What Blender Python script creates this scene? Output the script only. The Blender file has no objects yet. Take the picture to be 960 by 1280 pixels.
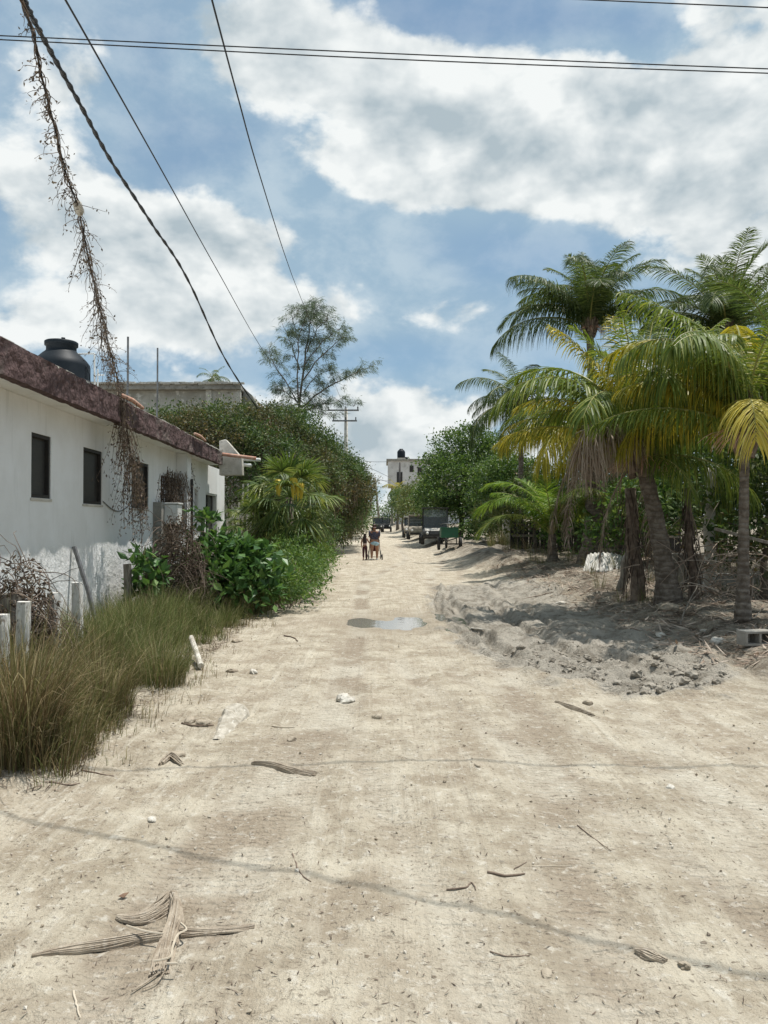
import bpy, math, random
import numpy as np
from mathutils import Vector, Matrix
rng = np.random.default_rng(11)
random.seed(11)
scene = bpy.context.scene
COL = scene.collection
PI = math.pi
R = math.radians

# ------------------------------------------------------------------ camera
F, EYE, PITCH = 960.0, 1.6, math.atan(14 / 960.0)
cam = bpy.data.cameras.new("camera")
cam.sensor_fit = 'VERTICAL'
cam.sensor_height = 32.0
cam.lens = 24.0
cam.clip_start, cam.clip_end = 0.05, 3000
cam_o = bpy.data.objects.new("camera", cam)
cam_o.location = (0, 0, EYE)
cam_o.rotation_euler = (PI / 2 + PITCH, 0, 0)
COL.objects.link(cam_o)
scene.camera = cam_o

# ------------------------------------------------------------------ sun, sky, exposure
SUN = Vector((0.25, 0.14, 1.0)).normalized()          # towards the sun
sun_l = bpy.data.lights.new("sun", 'SUN')
sun_l.energy = 4.3
sun_l.angle = R(0.53)
sun_l.color = (1.0, 0.965, 0.91)
sun_o = bpy.data.objects.new("sun", sun_l)
sun_o.rotation_euler = SUN.to_track_quat('Z', 'Y').to_euler()
sun_o.location = (10, 10, 40)
COL.objects.link(sun_o)
vs = scene.view_settings
vs.view_transform, vs.look, vs.gamma, vs.exposure = 'Standard', 'None', 1.0, 0.30
vs.use_curve_mapping = False
scene.cycles.use_denoising = True
scene.cycles.max_bounces = 8
scene.cycles.transparent_max_bounces = 8

world = bpy.data.worlds.new("World")
scene.world = world
world.use_nodes = True


class Nodes:
    """small writer for node trees"""
    def __init__(s, nt):
        s.nt, s.n, s.l = nt, nt.nodes, nt.links

    def add(s, t, **kw):
        nd = s.n.new(t)
        for k, v in kw.items():
            setattr(nd, k, v)
        return nd

    def put(s, sock, v):
        if v is None:
            return
        if isinstance(v, bpy.types.NodeSocket):
            s.l.new(v, sock)
        elif isinstance(v, (tuple, list)):
            sock.default_value = tuple(v) + ((1.0,) if len(v) == 3 and len(sock.default_value) == 4 else ())
        else:
            sock.default_value = v

    def m(s, op, a, b=None, c=None, clamp=False):
        nd = s.add('ShaderNodeMath', operation=op, use_clamp=clamp)
        for i, v in enumerate((a, b, c)):
            s.put(nd.inputs[i], v)
        return nd.outputs[0]

    def vm(s, op, a, b=None):
        nd = s.add('ShaderNodeVectorMath', operation=op)
        s.put(nd.inputs[0], a)
        s.put(nd.inputs[1], b)
        return nd.outputs[0]

    def mix(s, fac, a, b, blend='MIX'):
        nd = s.add('ShaderNodeMix', data_type='RGBA', blend_type=blend)
        s.put(nd.inputs[0], fac)
        s.put(nd.inputs[6], a)
        s.put(nd.inputs[7], b)
        return nd.outputs[2]

    def ramp(s, fac, stops, interp='LINEAR'):
        nd = s.add('ShaderNodeValToRGB')
        cr = nd.color_ramp
        cr.interpolation = interp
        while len(cr.elements) < len(stops):
            cr.elements.new(0.5)
        for e, (p, c) in zip(cr.elements, stops):
            e.position = p
            e.color = (c, c, c, 1) if isinstance(c, (int, float)) else tuple(c) + (1,)
        s.put(nd.inputs[0], fac)
        return nd.outputs[0]

    def step(s, v, lo, hi, interp='SMOOTHSTEP'):
        nd = s.add('ShaderNodeMapRange', interpolation_type=interp, clamp=True) if interp == 'LINEAR' else s.add('ShaderNodeMapRange', interpolation_type=interp)
        s.put(nd.inputs[0], v)
        s.put(nd.inputs[1], lo)
        s.put(nd.inputs[2], hi)
        return nd.outputs[0]

    def noise(s, vec, scale, detail=4.0, rough=0.55, dist=0.0, col=False):
        nd = s.add('ShaderNodeTexNoise')
        s.put(nd.inputs['Vector'], vec)
        nd.inputs['Scale'].default_value = scale
        nd.inputs['Detail'].default_value = detail
        nd.inputs['Roughness'].default_value = rough
        nd.inputs['Distortion'].default_value = dist
        return nd.outputs['Color' if col else 'Fac']


def build_sky():
    nt = world.node_tree
    nt.nodes.clear()
    N = Nodes(nt)
    out = N.add('ShaderNodeOutputWorld')
    bg = N.add('ShaderNodeBackground')
    bg.inputs[1].default_value = 0.1
    sky = N.add('ShaderNodeTexSky', sky_type='NISHITA', sun_disc=False)
    sky.sun_elevation = math.asin(SUN.z)
    sky.sun_rotation = math.atan2(SUN.x, SUN.y)
    sky.altitude = 0
    sky.air_density, sky.dust_density, sky.ozone_density = 1.0, 1.0, 2.0
    tc = N.add('ShaderNodeTexCoord')
    d = tc.outputs['Generated']
    sep = N.add('ShaderNodeSeparateXYZ')
    N.put(sep.inputs[0], d)
    x, y, z = sep.outputs
    ya = N.m('MAXIMUM', N.m('ABSOLUTE', y), 0.05)
    u = N.m('DIVIDE', x, ya)
    v = N.m('DIVIDE', z, ya)
    front = N.step(y, 0.0, 0.25)
    # cloud coordinates flattened towards the horizon
    zc = N.m('ADD', N.m('MAXIMUM', z, 0.0), 0.62)
    comb = N.add('ShaderNodeCombineXYZ')
    N.put(comb.inputs[0], N.m('MULTIPLY', x, 1.5))
    N.put(comb.inputs[1], N.m('MULTIPLY', y, 1.5))
    N.put(comb.inputs[2], N.m('MULTIPLY', z, 2.3))
    p = comb.outputs[0]
    warp = N.noise(p, 2.2, 2, 0.55, 0, True)
    p1 = N.vm('ADD', p, N.vm('MULTIPLY', N.vm('SUBTRACT', warp, (0.5, 0.5, 0.5)), (0.10, 0.10, 0.10)))

    def dens(pp):
        a = N.noise(pp, 2.6, 6, 0.56)
        vo = N.add('ShaderNodeTexVoronoi', feature='F1')
        N.put(vo.inputs['Vector'], pp)
        vo.inputs['Scale'].default_value = 6.5
        vo.inputs['Detail'].default_value = 3.0
        vo.inputs['Roughness'].default_value = 0.55
        vo.normalize = True
        puff = N.m('SUBTRACT', 0.62, vo.outputs['Distance'])
        return N.m('ADD', a, N.m('MULTIPLY', puff, 0.55)), puff
    blobs = [  # u, v, a, b, amount : cloud banks and blue gaps in the direction of view
        (.13, .52, .22, .11, .30), (.05, .455, .13, .05, .22), (.40, .54, .16, .13, .34), (-.12, .62, .15, .07, .24), (.30, .44, .14, .05, .16),
        (-.42, .36, .20, .12, .17), (-.17, .35, .11, .09, .24), (.05, .105, .14, .055, .36), (-.44, .56, .08, .08, .14), (-.36, .27, .20, .05, .16),
        (.42, .34, .12, .05, .12), (-.30, .11, .12, .04, .02),
        (-.21, .50, .13, .08, -.30), (-.07, .42, .10, .045, -.20), (-.29, .62, .06, .06, -.18), (.25, .665, .14, .034, -.40), (.36, .63, .06, .05, -.22), (.05, .67, .08, .03, -.24),
        (.15, .355, .20, .045, -.34), (.05, .225, .26, .035, -.26), (-.30, .45, .12, .05, -.10), (-.33, .20, .2, .04, -.14), (.25, .29, .10, .05, -.10)
    ]
    tot = None
    for (bu, bv, ba, bb, amt) in blobs:
        e = N.m('ADD', N.m('POWER', N.m('DIVIDE', N.m('SUBTRACT', u, bu), ba), 2.0),
                N.m('POWER', N.m('DIVIDE', N.m('SUBTRACT', v, bv), bb), 2.0))
        g = N.m('MULTIPLY', N.m('EXPONENT', N.m('MULTIPLY', e, -1.0)), amt)
        tot = g if tot is None else N.m('ADD', tot, g)
    tot = N.m('MULTIPLY', tot, front)
    n0, puff = dens(p1)
    m0 = N.noise(p1, 5.0, 4, 0.55)
    m1 = N.noise(N.vm('ADD', p1, (0.01, 0.0, 0.07)), 5.0, 4, 0.55)
    D = N.m('ADD', n0, tot)
    fine = N.noise(p1, 9.0, 6, 0.60)
    Df = N.m('ADD', D, N.m('ADD', N.m('MULTIPLY', N.m('SUBTRACT', fine, 0.5), 0.30), N.m('MULTIPLY', N.m('SUBTRACT', N.noise(p1, 34.0, 3, 0.6), 0.5), 0.07)))
    alpha = N.step(Df, 0.665, 0.80)
    veil = N.m('ADD', 0.38, N.m('MULTIPLY', N.step(N.m('ADD', N.noise(p1, 1.1, 4, 0.62), N.m('MULTIPLY', tot, 0.45)), 0.34, 0.66), 0.55))
    low = N.step(z, 0.34, 0.02)
    veil = N.m('MAXIMUM', veil, N.m('ADD', 0.25, N.m('MULTIPLY', low, 0.45)))
    thick = N.step(Df, 0.80, 1.12)
    edge = N.m('ADD', N.m('MULTIPLY', N.m('SUBTRACT', m0, m1), 3.0), 0.38)
    lit = N.m('ADD', edge, N.m('MULTIPLY', N.m('SUBTRACT', fine, 0.50), 1.7))
    lit = N.m('ADD', lit, N.m('MULTIPLY', puff, 1.05))
    lit = N.m('SUBTRACT', lit, N.m('MULTIPLY', thick, 0.30), None, True)
    ccol = N.mix(lit, (3.6, 4.3, 4.7), (7.4, 7.65, 7.6))
    vcol = N.mix(N.step(fine, 0.35, 0.65), (2.9, 4.1, 5.1), (4.2, 5.2, 5.9))
    base = N.mix(1.0, sky.outputs[0], (0.70, 0.86, 0.90), 'MULTIPLY')
    res = N.mix(alpha, N.mix(veil, base, vcol), ccol)
    N.put(bg.inputs[0], res)
    N.l.new(bg.outputs[0], out.inputs[0])


build_sky()


# ------------------------------------------------------------------ helpers
def at(px, py, Y):
    """a point of the place Y metres down the road seen at that spot of the photo"""
    a, b = (px - 480) / F, (640 - py) / F
    c, s = math.cos(PITCH), math.sin(PITCH)
    yy, zz = c - s * b, s + c * b
    return Vector((a * Y / yy, Y, EYE + zz * Y / yy))


def lat(x, y):
    return x + 0.026 * y


def hsh(ix, iy, seed):
    n = (ix.astype(np.int64) * 374761393 + iy.astype(np.int64) * 668265263 + seed * 974634777) & 0xffffffff
    n = ((n ^ (n >> 13)) * 1274126177) & 0xffffffff
    n = n ^ (n >> 16)
    return (n & 0xffff) / 65535.0


def vnoise(x, y, seed=0):
    ix, iy = np.floor(x), np.floor(y)
    fx, fy = x - ix, y - iy
    fx, fy = fx * fx * fx * (fx * (fx * 6 - 15) + 10), fy * fy * fy * (fy * (fy * 6 - 15) + 10)
    a, b = hsh(ix, iy, seed), hsh(ix + 1, iy, seed)
    c, d = hsh(ix, iy + 1, seed), hsh(ix + 1, iy + 1, seed)
    return (a + (b - a) * fx) * (1 - fy) + (c + (d - c) * fx) * fy - 0.5


def fbm(x, y, o=4, seed=0, g=0.5):
    t, a = 0, 1.0
    for i in range(o):
        t = t + a * vnoise(x + i * 17.3, y - i * 9.1, seed + i)
        x, y = (0.80 * x - 0.60 * y) * 2.0, (0.60 * x + 0.80 * y) * 2.0      # turned, so no lattice shows
        a *= g
    return t


def sstep(x, a, b):
    t = np.clip((x - a) / (b - a), 0, 1)
    return t * t * (3 - 2 * t)


def polydist(x, y, pts, closed=True):
    """distance to a polyline, and inside mask"""
    d = np.full(x.shape, 1e9)
    inside = np.zeros(x.shape, bool)
    n = len(pts)
    for i in range(n if closed else n - 1):
        (x0, y0), (x1, y1) = pts[i], pts[(i + 1) % n]
        dx, dy = x1 - x0, y1 - y0
        t = np.clip(((x - x0) * dx + (y - y0) * dy) / (dx * dx + dy * dy + 1e-12), 0, 1)
        d = np.minimum(d, np.hypot(x - x0 - t * dx, y - y0 - t * dy))
        if closed:
            c = (y0 > y) != (y1 > y)
            with np.errstate(divide='ignore', invalid='ignore'):
                xi = (x1 - x0) * (y - y0) / (y1 - y0 if y1 != y0 else 1e-9) + x0
            inside ^= c & (x < xi)
    return d, inside


def P0(px, py):
    v = at(px, py, 10)
    Y = 10 * EYE / (EYE - v.z)
    v = at(px, py, Y)
    return (v.x, v.y)


MUD = [P0(*q) for q in ((538, 735), (532, 752), (545, 780), (600, 822), (690, 852), (790, 868), (905, 868), (935, 852), (905, 815),
                        (840, 790), (770, 770), (700, 745), (620, 728))]
TRACKS = [[P0(*q) for q in tr] for tr in (((515, 745), (535, 800), (575, 845), (660, 890), (780, 945), (980, 1020)), ((475, 800), (520, 850), (600, 905), (720, 985), (860, 1080), (1000, 1190)),
                                           ((420, 800), (432, 900), (470, 1000), (540, 1120), (640, 1300)), ((372, 830), (330, 930), (255, 1050), (140, 1190)), ((455, 700), (450, 780), (425, 880), (370, 1010), (270, 1170)))]
EDGE = [P0(*q) for q in ((536, 725), (534, 748), (546, 780), (598, 820), (690, 850), (790, 866), (960, 870), (1200, 872))]
PUD = (0.09, 12.5, 0.68, 1.02)


def road_z(y):
    return 0.0105 * np.maximum(0, y - 40.0) - 0.07 * np.exp(-((y - 33) / 10.0) ** 2)


def ground_fields(x, y):
    x, y = np.asarray(x, float), np.asarray(y, float)
    l = lat(x, y)
    z = road_z(y)
    dm, ins = polydist(x, y, MUD)
    sd = np.where(ins, dm, -dm) + 0.18 * fbm(x * 1.7, y * 1.7, 3, 40)
    mud = sstep(sd + 0.35 * fbm(x * 3.1, y * 3.1, 3, 43), -0.22, 0.34)
    # verges
    left = sstep(-l, 1.9, 2.9)
    z = z + left * (0.05 + 0.07 * fbm(x * 0.8, y * 0.8, 3, 5))
    right = sstep(l, 3.1, 5.2)
    far = sstep(y, 13.5, 19)
    z = z + right * far * (0.50 + 0.34 * fbm(x * 0.7, y * 0.55, 3, 9)) + sstep(l, 4.0, 5.6) * (1 - far) * (0.20 + 0.12 * fbm(x * 1.1, y * 1.1, 3, 13))
    z = z + sstep(l, 4.6, 5.0) * sstep(y, 7.2, 7.9) * (1 - sstep(y, 8.6, 9.3)) * 0.06
    rub = right * sstep(y, 8.5, 9.5)
    z = z + rub * 0.07 * fbm(x * 3.3, y * 3.3, 4, 21)
    # road: slow swells, tyre lanes, crumbs
    road = (1 - left) * (1 - right)
    z = z + road * (0.05 * fbm(x * 0.45, y * 0.25, 3, 31) + 0.012 * fbm(x * 3.0, y * 1.6, 3, 33))
    sw = x - 0.35 * np.sin(y * 0.22) - 0.10 * y * sstep(y, 1, 7) * 0.5
    lane = np.exp(-((sw + 1.15) / 0.16) ** 2) + np.exp(-((sw - 0.55) / 0.18) ** 2) + 0.7 * np.exp(-((sw - 1.45) / 0.15) ** 2)
    for tr in TRACKS:
        dtr, _ = polydist(x, y, tr, False)
        lane = lane + np.exp(-(dtr / 0.12) ** 2) * np.clip(.75 + 1.2 * fbm(x * .9, y * .9, 2, 97), 0, 1)
    lane = np.clip(lane, 0, 1)
    z = z - road * lane * 0.020
    z = z + 0.017 * fbm(x * 7.0, y * 7.0, 3, 37, .6) * (1 - 0.3 * lane)
    # mud: curved ruts that follow the inner side of the bend, kneaded lumps
    de, _ = polydist(x, y, EDGE, False)
    side = de * np.where(ins, 1, -1)
    wob = side + 0.10 * fbm(x * 1.3, y * 1.3, 2, 51)
    rut = np.sin(wob * 2 * PI / 0.52) + 0.5 * np.sin(wob * 2 * PI / 0.23 + 1.3)
    rutm = mud * sstep(y, 7.9, 9.5)
    cut = np.minimum(rut, 0.5)
    z = z + rutm * 0.014 * cut * (0.45 + 1.0 * (fbm(x * 0.8, y * 0.8, 2, 53) + 0.5)) * (1 - 0.5 * sstep(side, 1.0, 2.2))
    sw_ = side + 0.20 * fbm(x * 0.75, y * 0.75, 3, 57)
    for g0, gw, gd in ((0.16, .085, .12), (0.50, .075, .10), (1.22, .12, .10), (1.66, .09, .07)):
        z = z - rutm * gd * np.exp(-((sw_ - g0) / gw) ** 6) * np.clip(0.8 + 1.4 * fbm(x * 1.1, y * 1.1, 3, 58 + int(g0 * 10)), 0, 1.3)
        z = z + rutm * gd * 0.50 * np.exp(-((sw_ - g0 - gw * 1.9) / (gw * .6)) ** 2) * np.clip(0.5 + 2.0 * fbm(x * 2.3, y * 2.3, 3, 88), 0, 1.3)
    lip = np.exp(-((sd - 0.10) / 0.14) ** 2)
    z = z + lip * 0.055 * (0.6 + fbm(x * 4, y * 4, 3, 55))
    clod_n = fbm(x * 5.0, y * 5.0, 3, 61)
    clodm = mud * sstep(x, 1.6, 2.4) * (1 - sstep(y, 9.4, 10.8)) + 0.10 * mud
    z = z + clodm * 0.075 * clod_n + (mud * 0.085 + clodm * .05) * fbm(x * 1.9, y * 1.9, 5, 63, .58)
    z = z + (0.35 * mud + .65 * clodm) * (0.040 * fbm(x * 11, y * 11, 3, 65, .6) - 0.05 * np.maximum(0, 0.10 - np.abs(fbm(x * 2.6, y * 2.6, 3, 67))) * 4)
    # step where the bank was cut, by the yard on the right
    b1, _ = polydist(x, y, [P0(*q) for q in ((850, 772), (882, 800), (925, 826), (960, 842))], False)
    z = z - 0.11 * np.exp(-(b1 / 0.13) ** 2) * (0.8 + fbm(x * 3, y * 3, 2, 71))
    # puddle hollow
    e = ((x - PUD[0]) / PUD[2]) ** 2 + ((y - PUD[1]) / PUD[3]) ** 2
    ew = e + 0.9 * fbm(x * 2.1, y * 1.4, 3, 81)
    calm = np.exp(-e / 2.4)
    z = z * (1 - calm) + calm * (0.012 * fbm(x * 2, y * 2, 3, 83) - 0.004)
    z = z - 0.055 * np.exp(-np.maximum(ew, 0) * 1.1)
    damp = np.exp(-np.maximum(ew - 0.6, 0) / 1.7)
    return z, mud, left, right, damp, lane * road


def gz(x, y):
    return float(ground_fields(np.array([x]), np.array([y]))[0][0])


def G(px, py, dz=0.0):
    """where the line of sight at that spot meets the ground"""
    v = at(px, py, 10)
    k = (EYE - v.z) / 10
    Y = EYE / max(k, 1e-3)
    for _ in range(14):
        p = at(px, py, Y)
        Y2 = (EYE - gz(p.x, p.y) - dz) / max(k, 1e-3)
        Y = 0.5 * Y + 0.5 * Y2
    p = at(px, py, Y)
    return Vector((p.x, p.y, gz(p.x, p.y)))


class MB:
    """collects shapes for ONE mesh object"""
    def __init__(s):
        s.v, s.n, s.F, s.m = [], 0, [], []

    def raw(s, verts, faces, mi=0):
        verts = np.asarray(verts, float).reshape(-1, 3)
        s.v.append(verts)
        fa = np.asarray(faces, int)
        if fa.ndim == 1:
            fa = fa[None]
        s.F.append(fa + s.n)
        s.m.append(np.full(len(fa), mi, int))
        s.n += len(verts)
        return s

    def box(s, c, d, rz=0, M=None, mi=0):
        c, d = Vector(c), Vector(d) * 0.5
        rot = M if M is not None else Matrix.Rotation(rz, 3, 'Z')
        vs_ = [c + rot @ Vector((d.x * i, d.y * j, d.z * k)) for i in (-1, 1) for j in (-1, 1) for k in (-1, 1)]
        f = [(0, 1, 3, 2), (4, 6, 7, 5), (0, 4, 5, 1), (2, 3, 7, 6), (0, 2, 6, 4), (1, 5, 7, 3)]
        return s.raw([tuple(q) for q in vs_], f, mi)

    def bar(s, a, b, w, h=None, mi=0, up=(0, 0, 1)):
        a, b = Vector(a), Vector(b)
        d = b - a
        L = d.length
        d.normalize()
        upv = Vector(up)
        if abs(d.dot(upv)) > 0.98:
            upv = Vector((0, 1, 0))
        sd = d.cross(upv).normalized()
        uu = sd.cross(d)
        M = Matrix((sd, d, uu)).transposed()
        return s.box((a + b) / 2, (w, L, h or w), 0, M, mi)

    def tube(s, pts, rad, n=8, mi=0, cap=True):
        pts = [Vector(p) for p in pts]
        k = len(pts)
        if not hasattr(rad, '__len__'):
            rad = [rad] * k
        prev = None
        rings = []
        for i, p in enumerate(pts):
            t = (pts[min(i + 1, k - 1)] - pts[max(i - 1, 0)])
            if t.length < 1e-9:
                t = Vector((0, 0, 1))
            t.normalize()
            if prev is None:
                prev = t.orthogonal().normalized()
            a = prev - t * prev.dot(t)
            a = a.normalized() if a.length > 1e-6 else t.orthogonal().normalized()
            prev = a
            b = t.cross(a)
            for j in range(n):
                an = 2 * PI * j / n
                rings.append(p + (a * math.cos(an) + b * math.sin(an)) * rad[i])
        f = [(i * n + j, i * n + (j + 1) % n, (i + 1) * n + (j + 1) % n, (i + 1) * n + j) for i in range(k - 1) for j in range(n)]
        base = s.n
        s.raw([tuple(q) for q in rings], f, mi)
        if cap:
            s.F.append(np.array([[base + j for j in range(n)][::-1]]))
            s.m.append(np.array([mi]))
            s.F.append(np.array([[base + (k - 1) * n + j for j in range(n)]]))
            s.m.append(np.array([mi]))
        return s

    def lathe(s, prof, c=(0, 0, 0), n=24, mi=0, M=None):
        c = Vector(c)
        k = len(prof)
        vv = []
        for (r, z) in prof:
            for j in range(n):
                a = 2 * PI * j / n
                q = Vector((r * math.cos(a), r * math.sin(a), z))
                vv.append(c + (M @ q if M is not None else q))
        f = [(i * n + j, i * n + (j + 1) % n, (i + 1) * n + (j + 1) % n, (i + 1) * n + j) for i in range(k - 1) for j in range(n)]
        return s.raw([tuple(q) for q in vv], f, mi)

    def prism(s, poly, vec, mi=0):
        """closed polygon (3d points) pushed along vec"""
        vec = Vector(vec)
        n = len(poly)
        vv = [tuple(Vector(p)) for p in poly] + [tuple(Vector(p) + vec) for p in poly]
        b = s.n
        s.raw(vv, [(i, (i + 1) % n, n + (i + 1) % n, n + i) for i in range(n)], mi)
        s.F.append(np.array([[b + i for i in range(n)][::-1]]))
        s.m.append(np.array([mi]))
        s.F.append(np.array([[b + n + i for i in range(n)]]))
        s.m.append(np.array([mi]))
        return s

    def build(s, name, mats, parent=None, smooth=False, bevel=0.0):
        me = bpy.data.meshes.new(name)
        V = np.concatenate(s.v) if s.v else np.zeros((0, 3))
        me.vertices.add(len(V))
        me.vertices.foreach_set("co", V.astype(np.float32).ravel())
        tot = np.concatenate([np.full(len(f), f.shape[1], int) for f in s.F])
        loops = np.concatenate([f.ravel() for f in s.F])
        start = np.concatenate([[0], np.cumsum(tot)[:-1]])
        me.loops.add(len(loops))
        me.loops.foreach_set("vertex_index", loops.astype(np.int32))
        me.polygons.add(len(tot))
        me.polygons.foreach_set("loop_start", start.astype(np.int32))
        me.polygons.foreach_set("loop_total", tot.astype(np.int32))
        me.polygons.foreach_set("material_index", np.concatenate(s.m).astype(np.int32))
        me.polygons.foreach_set("use_smooth", np.full(len(tot), bool(smooth)))
        me.update(calc_edges=True)
        me.validate()
        for mt in (mats if isinstance(mats, (list, tuple)) else [mats]):
            me.materials.append(mt)
        if smooth == 'auto':
            try:
                me.set_sharp_from_angle(angle=R(38))
            except Exception:
                pass
        o = bpy.data.objects.new(name, me)
        COL.objects.link(o)
        if bevel:
            bv = o.modifiers.new("bevel", 'BEVEL')
            bv.width = bevel
            bv.segments = 2
            bv.limit_method = 'ANGLE'
        if parent is not None:
            adopt(o, parent)
        return o


def world_loc(o):
    v = Vector(o.location)
    while o.parent is not None:
        v = Vector(o.parent.location) + v if o.parent.type == 'EMPTY' and o.type == 'EMPTY' else v
        o = o.parent
    return v


def adopt(o, parent):
    """parent keeps every coordinate where it was built"""
    o.parent = parent
    if parent.type == 'EMPTY':
        o.matrix_parent_inverse = Matrix.Translation(-Vector(parent.location))


def tag(o, label=None, cat=None, group=None, kind=None):
    if label:
        o['label'] = label
    if cat:
        o['category'] = cat
    if group:
        o['group'] = group
    if kind:
        o['kind'] = kind
    return o


def thing(name, label, cat, loc, group=None):
    o = bpy.data.objects.new(name, None)
    o.empty_display_size = 0.2
    o.location = loc
    COL.objects.link(o)
    return tag(o, label, cat, group)


# ------------------------------------------------------------------ materials
def mat(name):
    m = bpy.data.materials.new(name)
    m.use_nodes = True
    m.node_tree.nodes.clear()
    N = Nodes(m.node_tree)
    out = N.add('ShaderNodeOutputMaterial')
    return m, N, out


def obj_co(N):
    return N.add('ShaderNodeNewGeometry').outputs['Position']


def plain(name, c1, c2=None, rough=0.7, scale=6.0, metal=0.0, bump=0.0, bscale=40.0, spec=0.4, detail=5, stretch=None, c3=None, lo=0.35, hi=0.65):
    """two or three tones of one material mottled together"""
    m, N, out = mat(name)
    b = N.add('ShaderNodeBsdfPrincipled')
    co = N.add('ShaderNodeTexCoord').outputs['Object']
    if stretch:
        co = N.vm('MULTIPLY', co, stretch)
    n = N.noise(co, scale, detail, 0.6)
    col = N.mix(N.step(n, lo, hi), c1, c2 or tuple(q * 0.8 for q in c1))
    if c3:
        col = N.mix(N.step(N.noise(N.vm('ADD', co, (3.1, 7.7, 1.9)), scale * 2.3, 4, 0.6), 0.55, 0.68), col, c3)
    N.put(b.inputs['Base Color'], col)
    N.put(b.inputs['Roughness'], N.m('ADD', N.m('MULTIPLY', N.m('SUBTRACT', n, 0.5), 0.25), rough, None, True))
    b.inputs['Metallic'].default_value = metal
    b.inputs['Specular IOR Level'].default_value = spec
    if bump:
        bp = N.add('ShaderNodeBump')
        bp.inputs['Strength'].default_value = bump
        bp.inputs['Distance'].default_value = 0.02
        N.put(bp.inputs['Height'], N.noise(co, bscale, 5, 0.65))
        N.l.new(bp.outputs[0], b.inputs['Normal'])
    N.l.new(b.outputs[0], out.inputs[0])
    return m


def leafy(name, stops, trans=0.35, rough=0.45, spec=0.35, nscale=0.0, ntones=None, tcol=(1.0, 1.0, 0.55)):
    """leaf tones that differ leaf by leaf; thin leaves let light through"""
    m, N, out = mat(name)
    geo = N.add('ShaderNodeNewGeometry')
    lift = lambda st: [(p, tuple(min(.78, q * 1.52) for q in c)) for p, c in st] if trans > .2 else st
    stops = lift(stops)
    ntones = lift(ntones) if ntones else None
    col = N.ramp(geo.outputs['Random Per Island'], stops)
    if ntones:
        pn = N.noise(geo.outputs['Position'], nscale, 3, 0.6)
        col = N.mix(N.step(pn, 0.42, 0.62), col, N.ramp(geo.outputs['Random Per Island'], ntones))
    b = N.add('ShaderNodeBsdfPrincipled')
    N.put(b.inputs['Base Color'], col)
    b.inputs['Roughness'].default_value = rough
    b.inputs['Specular IOR Level'].default_value = spec
    t = N.add('ShaderNodeBsdfTranslucent')
    N.put(t.inputs[0], N.mix(1.0, col, tcol, 'MULTIPLY'))
    mx = N.add('ShaderNodeMixShader')
    mx.inputs[0].default_value = trans
    N.l.new(b.outputs[0], mx.inputs[1])
    N.l.new(t.outputs[0], mx.inputs[2])
    N.l.new(mx.outputs[0], out.inputs[0])
    return m
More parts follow.
